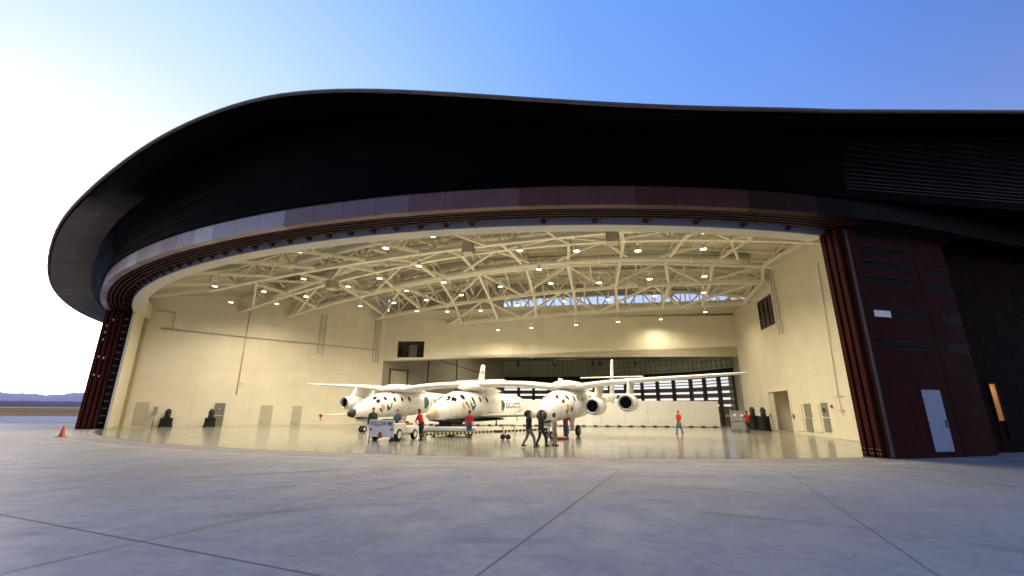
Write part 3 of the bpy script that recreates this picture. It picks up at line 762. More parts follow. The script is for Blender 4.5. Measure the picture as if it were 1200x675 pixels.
# far door leaves: dark columns, slats and open glazed slots
for a, b in zip(far[1:-1], far[2:]):
    A, B = Vector((*a, 0)), Vector((*b, 0)); L = (B-A).length; n = 3
    for j in range(n):
        p, q = A.lerp(B, j/n), A.lerp(B, (j+1)/n); dd = (q-p); l = dd.length; dd.normalize()
        mb = MB()
        bands = [(0, 1.1, 1), (1.1, 1.4, 0), (1.4, 2.4, 1), (2.4, 2.72, 0), (2.72, 3.3, 1), (3.3, 3.62, 0), (3.62, 4.2, 1), (4.2, 4.5, 0), (4.5, 5.1, 1), (5.1, 5.42, 0), (5.42, 5.54, 1), (5.54, 5.84, 0), (5.84, 5.96, 1), (5.96, 6.28, 0), (6.28, 7.2, 1)]
        for z0, z1, solid in bands:
            if solid: mb.bar(p+Vector((0, 0, (z0+z1)/2)), q+Vector((0, 0, (z0+z1)/2)), .10, z1-z0)
        lf = hp('far_door_leaf', mb, M['slat'])
        mb = MB(); mb.bar(p+Vector((0, -.12, 0)), p+Vector((0, -.12, 7.2)), .5, .3, up=(dd.y, -dd.x, 0)); sub('door_post', mb, M['brownframe'], lf)
        mb = MB()
        for z0, z1, solid in bands:
            if not solid: mb.face([p+Vector((0, .02, z0)), q+Vector((0, .02, z0)), q+Vector((0, .02, z1)), p+Vector((0, .02, z1))])
        sub('slot_pane', mb, M['pane'], lf)
mb = MB(); 
for a, b in zip(far[1:-1], far[2:]): mb.bar((a[0], a[1]-.2, 6.95), (b[0], b[1]-.2, 6.95), .5, .9)
hp('far_door_header', mb, M['drape'])
w = MB(); w.box((29.9, 59.2, 6.5), (1.2, .8, 13)); hp('bay_column', w, M['pole'])
# door and frame in the bay's left wall
w = MB()
for s in (1.2, 4.2): w.bar(BL(s, .02, .06), BL(s, 6.9, .06), .22)
w.bar(BL(1.1, 6.9, .06), BL(4.3, 6.9, .06), .22); bd = hp('tall_door_frame', w, M['slat'])
w = MB(); w.face([BL(1.3, .02, .04), BL(4.1, .02, .04), BL(4.1, 6.8, .04), BL(1.3, 6.8, .04)]); sub('tall_door', w, M['vent'], bd)
w = MB()
for s in (8, 14): w.bar(BL(s, .02, .05), BL(s, 13, .05), .12)
w.bar(BL(5, 9.6, .05), BL(20, 7.6, .05), .06); hp('bay_conduit', w, M['greydk'])
# --- facade right of the door stack and its lit doorway
SF0 = AP(20.9, 49.75); sfd = Vector((cosd(14), sind(14), 0))
sfe = SF0+sfd*60
w = MB(); VA, VB = 1.6, 2.1; SF = vwall(w, SF0[:2], sfe[:2], 0, 13.5, [(VA, VB, 1.5, 3.3)]); hp('side_facade', w, M['rust_far'], fix=False)
def vest(s, z, dpt): return SF(s, z, -dpt)
w = MB(); a, b = VA, VB
for q in ([(a, 1.5, 1.2), (b, 1.5, 1.2), (b, 3.3, 1.2), (a, 3.3, 1.2)], [(a, 1.5, 0), (a, 1.5, 1.2), (a, 3.3, 1.2), (a, 3.3, 0)], [(b, 1.5, 0), (b, 1.5, 1.2), (b, 3.3, 1.2), (b, 3.3, 0)], [(a, 3.3, 0), (a, 3.3, 1.2), (b, 3.3, 1.2), (b, 3.3, 0)], [(a, 1.5, 0), (b, 1.5, 0), (b, 1.5, 1.2), (a, 1.5, 1.2)]):
    w.face([vest(*k) for k in q])
ls = hp('lit_vestibule', w, M['glow'], 'side entrance glowing orange')
w = MB(); w.lathe([(.16, 0), (.16, .05), (.0, .05)], 12, Matrix.Translation(vest((a+b)/2, 3.22, .6))); sub('vestibule_lamp', w, M['lens'], ls)
w = MB(); w.bar(vest(a-.05, .5, -.03), vest(a-.05, 3.35, -.03), .1, .08); w.bar(vest(b+.05, .5, -.03), vest(b+.05, 3.35, -.03), .1, .08); w.bar(vest(a-.1, 3.36, -.03), vest(b+.1, 3.36, -.03), .1, .08); sub('entrance_frame', w, M['drape'], ls)
pin = MB(); ii = [i for i in range(len(rim)) if rim[i][2] > R_(6)*54.75]; m_ = len(ii)
for k in range(m_-1):
    def inn_(k):
        th = 6+k*1.3
        return AP(th, 51.3, 11.335) if th < 20.9 else Vector((*(SF0+sfd*(th-20.9)*2.2)[:2], 11.335))
    fa, fb = foot(ii[k]), foot(ii[k+1]); fa.z = fb.z = 11.33
    pin.face([inn_(k), inn_(k+1), fb, fa])
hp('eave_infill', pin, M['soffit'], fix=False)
# ribs on the dark facade to the right (stepped louvres)
rbm = M['soffit']
for k in range(26):
    z = 11.75+k*.17*(1+.02*k)
    st_ = (10.2 if k < 9 else 10.2+(k-9)*.62)+random.uniform(0, 1.2)
    t = MB(); pts = []
    for i in range(len(rim)):
        p, n_, u = rim[i]; th = math.degrees(u/54.75)
        if th < st_: continue
        fo, inn = foot(i), innr(i); tt = (z-fo.z)/(inn.z-fo.z)
        if tt > .98: continue
        pts.append(fo.lerp(inn, tt)+n_*(-.28*math.sin(PI*tt)+.03))
    if len(pts) > 2:
        for a_, b_ in zip(pts[:-1], pts[1:]): t.bar(a_, b_, .05, .03)
        hp('facade_rib', t, mat('rib_metal', (.06, .055, .055), .4, .3, .4, .6))
# outer left flank behind the door pocket
w = MB(); vwall(w, AP(-64, 51.3)[:2], (-36, 62), 0, 11); vwall(w, (-36, 62), (-10, 84), 0, 11.2); hp('outer_flank', w, M['black'])

# ================================================================== FITTINGS
# lamps
lampz = 12.6
LP = [(-14.1, 27.1), (-25.6, 35.9), (-16.8, 33.4), (-22.2, 37.4), (-27.9, 41.8), (-23.5, 42.1), (-19.2, 39.1), (-4.8, 24.2), (-8.2, 26.3), (-6.8, 29.9), (-10.6, 33.1), (-14.0, 35.6), (0.5, 26.6), (-5.6, 34.1), (-9.3, 36.8), (-15.4, 42.8), (-11.6, 41.4), (-8.2, 40.2), (-10.1, 45.0), (-6.9, 45.2), (-4.6, 38.2), (-1.0, 35.3), (-3.3, 44.6), (-1.8, 56.2), (2.5, 54.4), (4.2, 26.6), (8.2, 26.5), (11.2, 23.4), (12.3, 26.1), (2.0, 30.5), (3.2, 34.2), (7.1, 33.9), (10.9, 32.8), (14.9, 32.0), (16.9, 36.8), (13.0, 38.1), (9.1, 39.5), (5.0, 40.3), (0.5, 42.1), (17.0, 48.5), (12.5, 50.1), (7.9, 52.3), (20.4, 44.6)]
lm = MB(); lm.lathe([(.05, .42), (.09, .40), (.11, .28), (.18, .10), (.22, 0), (.21, -.02)], 14); lm.tube([(0, 0, .4), (0, 0, 1.3)], .025, 5)
ln = MB(); ln.lathe([(.0, -.03), (.12, -.025), (.19, 0.), (.19, .03), (.0, .03)], 14)
lamp0 = thing('hangar_lamp', 'white high bay lamp hanging lit from the roof trusses', 'lamp', (0, 0, 0), 0, 'lit lamps hanging under the hangar roof')
obj('lamp_housing', lm, M['steel'], lamp0); obj('lamp_lens', ln, M['lens'], lamp0)
spot = bpy.data.lights.new('lamp_light', 'SPOT'); spot.energy = LAMP_W = 1650; spot.color = (1, .855, .615); spot.spot_size = R_(164); spot.spot_blend = .85; spot.shadow_soft_size = .25
lo = bpy.data.objects.new('lamp_light', spot); COL.objects.link(lo); lo.parent = lamp0; lo.location = (0, 0, -.08)
for i, (x, y) in enumerate(LP):
    k = 1.07 if y*1.07 < 53.5 else .96
    p = (x*k, y*k, 1.9+10*k)
    if y*1.07 >= 53.5: p = (p[0]*.97, p[1]*.97, p[2]-.3)
    if p[0] < -26: p = (p[0]*.94, p[1]*.94, p[2]-.6)
    if i == 0: lamp0.location = p
    else: dup(lamp0, p)
for p in ((-4, 66, 11.6), (8, 64.5, 11.6), (20, 61.5, 11.6)): dup(lamp0, p)  # added out of sight above the header to brighten the further bay
# big ventilation ducts
for pts, r, lab in (([(-26, 45.5, 13.6), (-18, 42, 15.2), (-10, 38.6, 16.4), (0, 36.2, 17.0), (10, 34, 16.9), (21, 32, 15.9)], .42, 'long pale round ventilation duct curving under the front of the roof'),
               ([(-24, 50.8, 13.6), (-16, 47.8, 14.9), (-8, 45.2, 15.8), (2, 42.4, 16.4), (12, 39.9, 16.3), (22, 38, 15.4)], .42, 'long pale round ventilation duct curving under the middle of the roof'),
               ([(-17, 32.5, 13.2), (-8, 29, 13.9), (2, 26.6, 14.2), (12, 25.6, 14.1)], .3, 'slim pale pipe duct close behind the door header')):
    # smooth the path
    P_ = []
    for i in range(len(pts)-1):
        for k in range(6): P_.append(Vector(pts[i]).lerp(Vector(pts[i+1]), k/6))
    P_.append(Vector(pts[-1]))
    for _ in range(3): P_ = [P_[0]]+[(P_[i-1]+P_[i]*2+P_[i+1])/4 for i in range(1, len(P_)-1)]+[P_[-1]]
    root = wthing('air_duct', lab, 'duct', tuple(P_[0])); t = MB(); t.tube(P_, r, 16); obj('duct_pipe', t, M['duct'], root)
    for i in range(2, len(P_), 5):
        t = MB(); dd = (P_[min(i+1, len(P_)-1)]-P_[i-1]).normalized(); t.tube([P_[i]-dd*.06, P_[i]+dd*.06], r*1.05, 16); obj('duct_collar', t, M['steel'], root)
# fan heaters hung in the roof
for (x, y, z), lab in (((-17.5, 40.5, 13.4), 'box fan heater hanging at the left of the roof'), ((-3.5, 32.5, 14.2), 'box fan heater hanging over the middle aircraft'), ((6.8, 27.5, 13.2), 'box fan heater hanging just behind the door header'), ((13.2, 42.2, 14.2), 'box fan heater hanging before the clerestory windows')):
    root = thing('fan_heater', lab, 'heater', (x, y, z), R_(75), 'fan heaters hanging in the roof')
    t = MB(); t.box((0, 0, 0), (1.0, .8, .85), bev=.05); obj('heater_case', t, M['vent'], root)
    t = MB(); t.lathe([(.42, 0), (.42, .05), (.36, .06), (.1, .02), (0, .03)], 16, Matrix.Translation((0, -.40, 0)) @ Matrix.Rotation(PI/2, 4, 'X')); obj('fan_guard', t, M['ventdk'], root)
    t = MB(); t.bar((-.5, 0, .5), (-.5, 0, 2.0), .04); t.bar((.5, 0, .5), (.5, 0, 2.0), .04); obj('hanger_rod', t, M['steel'], root)
# conduits and ladders on the walls
t = MB(); t.tube([LW(1.28, 9.57, .12), LW(23.4, 9.2, .12)], .055, 6); t.tube([LW(1.28, 9.57, .12), LW(2.3, 9.6, .14), LW(2.3, 11.3, .14), LW(.8, 11.35, .14)], .055, 6)
single('wall_conduit', t, M['vent'], 'long thin level conduit running along the left wall', 'conduit')
t = MB(); t.tube([LW(8.85, 12.3, .1), LW(8.9, 3.2, .1)], .05, 6); t.box(LW(8.9, 4.4, .12), (.2, .1, .16), mL); t.box(LW(9.25, 4.4, .12), (.16, .1, .12), mL)
single('wall_conduit', t, M['vent'], 'thin upright conduit dropping down the middle of the left wall', 'conduit')
def ladder(fn, s0, s1, z0, z1, lab, step=.45):
    t = MB()
    for s in (s0, s1): t.bar(fn(s, z0, .18), fn(s, z1, .18), .07)
    z = z0+.2
    while z < z1: t.bar(fn(s0, z, .18), fn(s1, z, .18), .045); z += step
    return single('cable_ladder', t, M['vent'], lab, 'cable ladder')
ladder(LW, 16.45, 17.05, 8.1, 13.0, 'short cable ladder high on the left wall, bottom end hanging free')
ladder(lambda s, z, o: RWi(s, z, o), RW0+9.15, RW0+9.85, 8.7, 14.6, 'cable ladder dropping down the right wall beside the dark window', .3)
t = MB()
for s in (23.2, 23.55, 23.9): t.tube([LW(s, 13.2, .12), LW(s, 7.6, .12)], .05, 6)
single('pipe_bundle', t, M['vent'], 'three thin upright pipes side by side in the left back corner', 'pipes')
t = MB(); t.tube([RWi(RW0+.9, 12.7, .08), RWi(RW0+1.6, 3.0, .08)], .03, 6); t.bar(RWi(RW0+.9, 2.95, .08), RWi(RW0+2.2, 2.95, .08), .04); t.bar(RWi(RW0+1.2, 2.0, .08), RWi(RW0+2.0, 2.0, .08), .05); t.bar(RWi(RW0+1.6, 3, .08), RWi(RW0+1.5, 1.6, .08), .035)
single('wall_conduit', t, M['vent'], 'thin cable with a small bracket on the right wall next to the red doors', 'conduit')
# vents on the left wall
def wall_box(fn, mtx, s0, s1, z0, z1, name, lab, cat, m, slats=10, grp=None, depth=.05):
    root = wthing(name, lab, cat, tuple(fn((s0+s1)/2, z0, .02)), grp); t = MB(); t.box(fn((s0+s1)/2, (z0+z1)/2, depth/2+.005), (abs(s1-s0), depth, z1-z0), mtx); obj('vent_body', t, m, root)
    t = MB()
    for k in range(slats): z = z0+.08+(z1-z0-.16)*k/max(1, slats-1); t.box(fn((s0+s1)/2, z, depth+.012), (abs(s1-s0)-.12, .02, .045), mtx)
    obj('vent_slat', t, m, root)
    return root
wall_box(LW, mL, .85, 1.85, .18, 2.36, 'wall_vent', 'pale grey louvred vent low on left wall near the door jamb', 'vent', M['vent'], 14)
wall_box(LW, mL, 11.4, 12.6, .12, 2.14, 'wall_vent', 'pale louvred vent on left wall right of the grey door', 'vent', M['vent'], 14)
wall_box(LW, mL, 14.6, 15.6, .12, 2.1, 'wall_vent', 'pale louvred vent on left wall nearest the left engine', 'vent', M['vent'], 14)
RI = lambda s, z, o=0.: RWi(s, z, o)
for s0, s1, z0, z1, lab, m in ((8.1, 9.5, .25, 2.46, 'tall cream wall panel right of the tan doorway', M['wall']), (6.45, 7.6, 1.42, 2.5, 'upper grey grille of the pair next to the doorway', M['ventdk']), (6.6, 7.72, .27, 1.34, 'lower grey grille of the pair next to the doorway', M['ventdk']),
                               (4.95, 6.15, .3, 2.48, 'tall cream wall panel between the two pairs of grey grilles', M['wall']), (3.6, 4.58, 1.52, 2.53, 'upper grey grille with a dark sign nearest the red doors', M['ventdk']), (3.6, 4.58, .4, 1.40, 'lower grey grille nearest the red doors', M['ventdk'])):
    wr = wall_box(RI, mR, RW0+s0, RW0+s1, z0, z1, 'wall_grille' if m is M['ventdk'] else 'wall_panel', lab, 'grille' if m is M['ventdk'] else 'panel', m, 10 if m is M['ventdk'] else 2)
    if 'sign' in lab: t = MB(); t.box(RI(RW0+4.1, 1.98, .085), (.4, .012, .3), mR); obj('sign_plate', t, M['ink'], wr)
t = MB(); t.box(RI(RW0+2.9, 2.25, .06), (.16, .1, .2), mR, bev=.02); single('fire_alarm', t, M['redpaint'], 'small red alarm box on the right wall beside the grilles', 'alarm')
for s, lab in ((9.95, 'small dark keypad right of the tan doorway'), (15.6, 'small dark keypad left of the tan doorway')):
    t = MB(); t.box(RI(RW0+s, 1.45, .06), (.2, .08, .32), mR, bev=.02); t.box(RI(RW0+s, 1.5, .105), (.13, .01, .14), mR, mi=1); single('wall_keypad', t, [M['greydk'], M['grey']], lab, 'keypad')
# electrical post by the left jamb
root = wthing('charging_post', 'slim grey box on a post against the left wall', 'post', (-35.3, 44.3, 0)); p = LW(2.4, 0, .45)
t = MB(); t.tube([p, p+Vector((0, 0, 1.2))], .06, 8); obj('post', t, M['grey'], root)
t = MB(); t.box(p+Vector((0, 0, 1.55)), (.34, .22, .75), mL, bev=.03); obj('switch_box', t, M['grey'], root)
# draped crates with stage spotlights on top
def crate_mesh(w_, d_, h_):
    bm = bmesh.new(); bmesh.ops.create_grid(bm, x_segments=1, y_segments=1, size=.5); bm.free()
    t = MB(); rows = []
    for z, k in ((0, 1.10), (.15*h_, 1.02), (.55*h_, .95), (.93*h_, .97), (h_, .93)):
        ring = []
        n = 28
        for i in range(n):
            a = 2*PI*i/n; c, s = math.cos(a), math.sin(a); e = .32
            x = math.copysign(abs(c)**e, c)*w_/2*k; y = math.copysign(abs(s)**e, s)*d_/2*k
            fold = 1+.035*math.sin(i*2.6+z*2)*(1-z/h_*.8); ring.append(Vector((x*fold, y*fold, z)))
        rows.append(ring)
    t.rings(rows, 0, True, False); return t
def stagelight(t2=None):
    """moving-head lamp: base, yoke, head"""
    root = thing('stage_spotlight', '', 'spotlight', (0, 0, 0))
    t = MB(); t.box((0, 0, .09), (.42, .34, .18), bev=.03); obj('base', t, M['dark'], root)
    t = MB()
    for sx in (-.2, .2): t.box((sx, 0, .38), (.06, .12, .46), bev=.015)
    t.box((0, 0, .21), (.44, .16, .06), bev=.015); obj('yoke', t, M['dark'], root)
    t = MB(); t.lathe([(0, -.24), (.12, -.24), (.17, -.1), (.17, .14), (.145, .2), (.145, .23), (0, .21)], 14, Matrix.Translation((0, 0, .5)) @ Matrix.Rotation(R_(-25), 4, 'X')); obj('lamp_head', t, M['dark'], root)
    return root
for x, y, w_, h_, lab, lab2 in ((-33.7, 44.3, .98, .85, 'black draped crate at left wall by the grey post', 'black moving spotlight on the draped crate by the grey post'),
                          (-30.3, 45.6, .95, .86, 'black draped crate at left wall beside the grey door', 'black moving spotlight on the draped crate beside the grey door'),
                          (25.2, 47.0, .78, 1.42, 'tall black draped crate nearer the shelf cart', 'black moving spotlight on the tall crate nearer the shelf cart'),
                          (25.3, 45.2, .86, 1.38, 'tall black draped crate nearer the tan doorway', 'black moving spotlight on the tall crate nearer the tan doorway')):
    single('draped_crate', crate_mesh(w_, .8, h_), M['drape'], lab, 'crate', (x, y, .009), R_(30 if x < 0 else 15), 'black draped crates along the walls')
    sl = stagelight(); sl['label'] = lab2; sl['group'] = 'black stage spotlights'; sl.location = (x, y, h_+.009); sl.rotation_euler = (0, 0, R_(25 if x < 0 else -20)); sl.scale = (1.1, 1.1, 1.12)
# stage lights and speakers hung in the further bay
bars = wthing('lighting_bar', 'black horizontal rigging pipe hung in the further bay', 'rigging', (6, 62, 10.2)); t = MB(); t.tube([(-6, 61, 10.3), (24, 58.5, 10.7)], .06, 8); t.tube([(-4, 68, 9.2), (22, 64, 9.2)], .07, 8); obj('pipe', t, M['dark'], bars)
t = MB()
for x in (-5, 3, 12, 20): t.bar((x, 61-(x+6)*.083, 10.35), (x, 61-(x+6)*.083, 13.4), .04)
for x in (-3, 8, 20): t.bar((x, 68-(x+4)*.154, 9.2), (x, 68-(x+4)*.154, 13.4), .04)
obj('hanger_rod', t, M['dark'], bars)
hl = thing('hung_stage_light', 'black stage light hanging from the rigging pipe', 'stage light', (0, 0, 0), 0, 'black stage lights hanging in the further bay')
t = MB(); t.lathe([(0, -.3), (.16, -.28), (.2, -.05), (.2, .2), (.24, .34), (.2, .34), (.18, .2), (0, .18)], 12, Matrix.Translation((0, 0, -.55)) @ Matrix.Rotation(R_(200), 4, 'X')); obj('lamp_body', t, M['dark'], hl)
t = MB(); t.bar((-.25, 0, -.1), (-.25, 0, -.6), .04); t.bar((.25, 0, -.1), (.25, 0, -.6), .04); t.bar((-.25, 0, -.1), (.25, 0, -.1), .05); t.bar((0, 0, 0), (0, 0, -.1), .05); obj('yoke', t, M['dark'], hl)
spots = [(2.3, 60.3, 10.35), (4.2, 60.2, 10.4), (7.0, 59.95, 10.42), (8.4, 59.8, 10.44), (11.6, 59.55, 10.5), (6.6, 66.3, 9.15), (12.2, 65.5, 9.15), (13.2, 65.35, 9.15), (18.3, 64.55, 9.15), (1.0, 67.2, 9.15), (21.0, 58.7, 10.6), (17, 59.1, 10.55)]
for i, p in enumerate(spots):
    if i == 0: hl.location = p
    else: dup(hl, p, random.uniform(-1, 1))
arr = wthing('speaker_array', 'black hanging loudspeaker stack with a lamp above it in the further bay', 'speakers', (3.2, 60.2, 8)); 
for k in range(4): t = MB(); t.box((3.4-.12*k, 60.1+.05*k, 10.0-.42*k), (.95, .6, .38), Matrix.Rotation(R_(-8*k), 3, 'X'), bev=.03); obj('speaker_box', t, M['dark'], arr)
t = MB(); t.bar((3.4, 60.1, 10.2), (3.4, 60.1, 13.4), .05); obj('hanger_rod', t, M['dark'], arr)
arr2 = wthing('chain_hoist', 'dark bulky hoist hanging in the further bay left of the right tail', 'hoist', (9.7, 60.0, 9)); t = MB(); t.box((9.7, 60, 10.1), (.7, .5, .9), bev=.08); t.box((9.9, 60, 9.3), (1.0, .5, .55), bev=.08); obj('hoist_body', t, M['greydk'], arr2)
t = MB(); t.tube([(9.7, 60, 10.5), (9.7, 60, 13.4)], .05, 6); obj('chain', t, M['dark'], arr2)
# white lamp glowing by the speaker stack
wl = dup(lamp0, (2.8, 59.4, 11.0), None, 'single white lamp glowing above the hanging speaker stack'); 
# white partition boards across the back
pa, pb = Vector((-17.0, 54.0, 0)), Vector((24.3, 52.6, 0)); n = 15
for k in range(n):
    t = MB(); a, b = pa.lerp(pb, (k+.004)/n), pa.lerp(pb, (k+.996)/n); t.bar(a+Vector((0, 0, 1.52)), b+Vector((0, 0, 1.52)), .06, 2.86)
    lab = 'white freestanding board panel in the row across the back of the hall'
    if k == n-1: lab = 'white board panel at the right end of the row'
    root = wthing('partition_panel', lab, 'partition', tuple(a.lerp(b, .5)), 'white board panels across the back of the hall'); obj('panel', t, M['offwhite'], root)
    for q in (.25, .75):
        t = MB(); c = a.lerp(b, q); t.box(c+Vector((0, -.2, .09)), (.42, .4, .16), bev=.05); obj('foot', t, M['dark'], root)

# ================================================================== TEXT / HULL DECALS
def text_polys(s, size, bold=0.):
    cu = bpy.data.curves.new('txt', 'FONT'); cu.body = s; cu.size = size; cu.align_x = 'LEFT'; cu.resolution_u = 3; cu.offset = bold
    o = bpy.data.objects.new('txt', cu); COL.objects.link(o); bpy.context.view_layer.update()
    me = o.to_mesh(); vs = [v.co.copy() for v in me.vertices]; fs = [tuple(p.vertices) for p in me.polygons]
    o.to_mesh_clear(); bpy.data.objects.remove(o); bpy.data.curves.remove(cu)
    return vs, fs
class Hull:
    """lofted body: stations (y, zc, half width, half height, exponent)"""
    def __init__(s, st): s.st = st
    def at(s, y):
        st = s.st
        if y <= st[0][0]: return st[0][1:]
        for a, b in zip(st[:-1], st[1:]):
            if a[0] <= y <= b[0]:
                t = (y-a[0])/(b[0]-a[0]); t = t*t*(3-2*t)*.35+t*.65
                return [p+(q-p)*t for p, q in zip(a[1:], b[1:])]
        return st[-1][1:]
    def pt(s, y, phi, off=0., x0=0.):
        zc, w_, h_ = s.at(y)[:3]; c, sn = math.cos(phi), math.sin(phi)
        p = Vector((x0+w_*c, y, zc+h_*sn)); n = Vector((c/max(w_, .05), 0, sn/max(h_, .05))).normalized()
        return p+n*off
    def mesh(s, n=24, step=.25, y0=None, y1=None, x0=0., off=0.):
        mb = MB(); Y = arange(s.st[0][0] if y0 is None else y0, s.st[-1][0] if y1 is None else y1, step)
        mb.rings([[s.pt(y, 2*PI*k/n, off, x0) for k in range(n)] for y in Y], 0, True, True); return mb
    def patch(s, mb, poly2d, y, phi, off=.012, x0=0., side=1, mi=0):
        """polygon given in (aft, up) metres wrapped onto the hull at (y, phi)"""
        zc, w_, h_ = s.at(y)[:3]; rr = (w_+h_)/2
        ca = sum(p[0] for p in poly2d)/len(poly2d); cb = sum(p[1] for p in poly2d)/len(poly2d); n = len(poly2d); K = 3
        vs = []
        for k in range(K+1):
            t = k/K if k else .02
            for a, b in poly2d:
                a2, b2 = ca+(a-ca)*t, cb+(b-cb)*t; p = s.pt(y+a2, phi+b2/rr, off, 0.); vs.append(Vector((x0+side*p.x, p.y, p.z)))
        fs = [tuple(range(n))]+[(k*n+i, k*n+(i+1) % n, (k+1)*n+(i+1) % n, (k+1)*n+i) for k in range(K) for i in range(n)]
        if side < 0: fs = [f[::-1] for f in fs]
        mb.add(vs, fs, mi, True)
    def text(s, mb, txt, size, y, phi, off=.014, x0=0., side=1, bold=0.):
        vs, fs = text_polys(txt, size, bold); zc, w_, h_ = s.at(y)[:3]; rr = (w_+h_)/2
        W_ = max(v.x for v in vs)
        out = []
        for v in vs:
            a = v.x if side > 0 else W_-v.x
            p = s.pt(y+a, phi+(v.y-size*.35)/rr, off); out.append(Vector((x0+side*p.x, p.y, p.z)))
        mb.add(out, fs)
def ell(rx, ry, n=16, cx=0, cy=0, tilt=0.):
    return [(cx+rx*math.cos(2*PI*k/n)*math.cos(tilt)-ry*math.sin(2*PI*k/n)*math.sin(tilt), cy+rx*math.cos(2*PI*k/n)*math.sin(tilt)+ry*math.sin(2*PI*k/n)*math.cos(tilt)) for k in range(n)]
def foil(mb, stations, n=12, mi=0):
    """wing from stations (x, y_leading_edge, chord, z, thickness)"""
    rows = []
    for x, yl, c, z, t in stations:
        ring = []
        for k in range(n+1):
            u = .5*(1-math.cos(PI*k/n)); th_ = t*(2.97*math.sqrt(u)-1.26*u-3.516*u*u+2.843*u**3-1.015*u**4)*1.0
            ring.append((u, th_/2+.06*t*4*u*(1-u)))
        low = [(u, -h+.12*t*4*u*(1-u)) for u, h in ring[1:-1]][::-1]
        rows.append([Vector((x, yl+u*c, z+h)) for u, h in ring+low])
    mb.rings(rows, mi, True, True)

# ================================================================== THE AIRCRAFT
# carrier: local x to the viewer's right along the wing, y towards the tails
PSI = R_(-25.5)
NG = Vector((2.46, 29.6, 0))
e1 = Vector((math.cos(PSI), math.sin(PSI), 0)); e2 = Vector((-math.sin(PSI), math.cos(PSI), 0))
HS = 7.95
CEN = NG-e1*HS; CEN.z = .009
AC = thing('carrier_aircraft', 'white twin fuselage jet with one long wing over the hangar floor', 'aircraft', CEN, PSI)
fus = Hull([(-1.72, 1.46, .05, .05), (-1.62, 1.46, .20, .20), (-1.25, 1.52, .36, .36), (-.6, 1.70, .62, .58), (.3, 1.90, .92, .80), (1.2, 2.08, 1.08, .96), (2.2, 2.20, 1.13, 1.04), (4, 2.27, 1.14, 1.07), (6.2, 2.34, 1.10, 1.05), (9, 2.5, .92, .92), (12, 2.72, .62, .62), (15, 2.95, .44, .46), (18.6, 3.15, .30, .34), (20.4, 3.25, .16, .2)])
wing_z = lambda x: 3.62+.22*math.cos(min(1, abs(x)/HS)*PI/2)-.20*math.exp(-((abs(x)-HS)/2.2)**2)+(max(0, abs(x)-HS)/12.)*.62
w = MB(); Y0 = 3.1
foil(w, [(x, Y0+.0+max(0, abs(x)-HS)*.075, 3.3 if abs(x) < HS else 3.3-(abs(x)-HS)*.155, wing_z(x), (.50 if abs(x) < HS else .50-(abs(x)-HS)*.030)) for x in arange(-19.75, 19.75, .9)])
for sx in (-1, 1):   # upturned rounded tips
    foil(w, [(sx*19.75, Y0+.9, 1.46, wing_z(19.75), .145), (sx*19.95, Y0+1.1, 1.2, wing_z(19.75)+.02, .09), (sx*20.05, Y0+1.4, .7, wing_z(19.75)+.03, .03)])
obj('wing', w, M['white'], AC)
w = MB(); hc = Hull([(1.8, 3.5, .3, .1), (3.2, 3.62, 1.0, .36), (5.2, 3.62, 1.05, .38), (7.6, 3.4, .6, .1)])
for sx in (-1, 0, 1): obj('wing_fairing', hc.mesh(16, .4, x0=sx*HS), M['white'], AC)
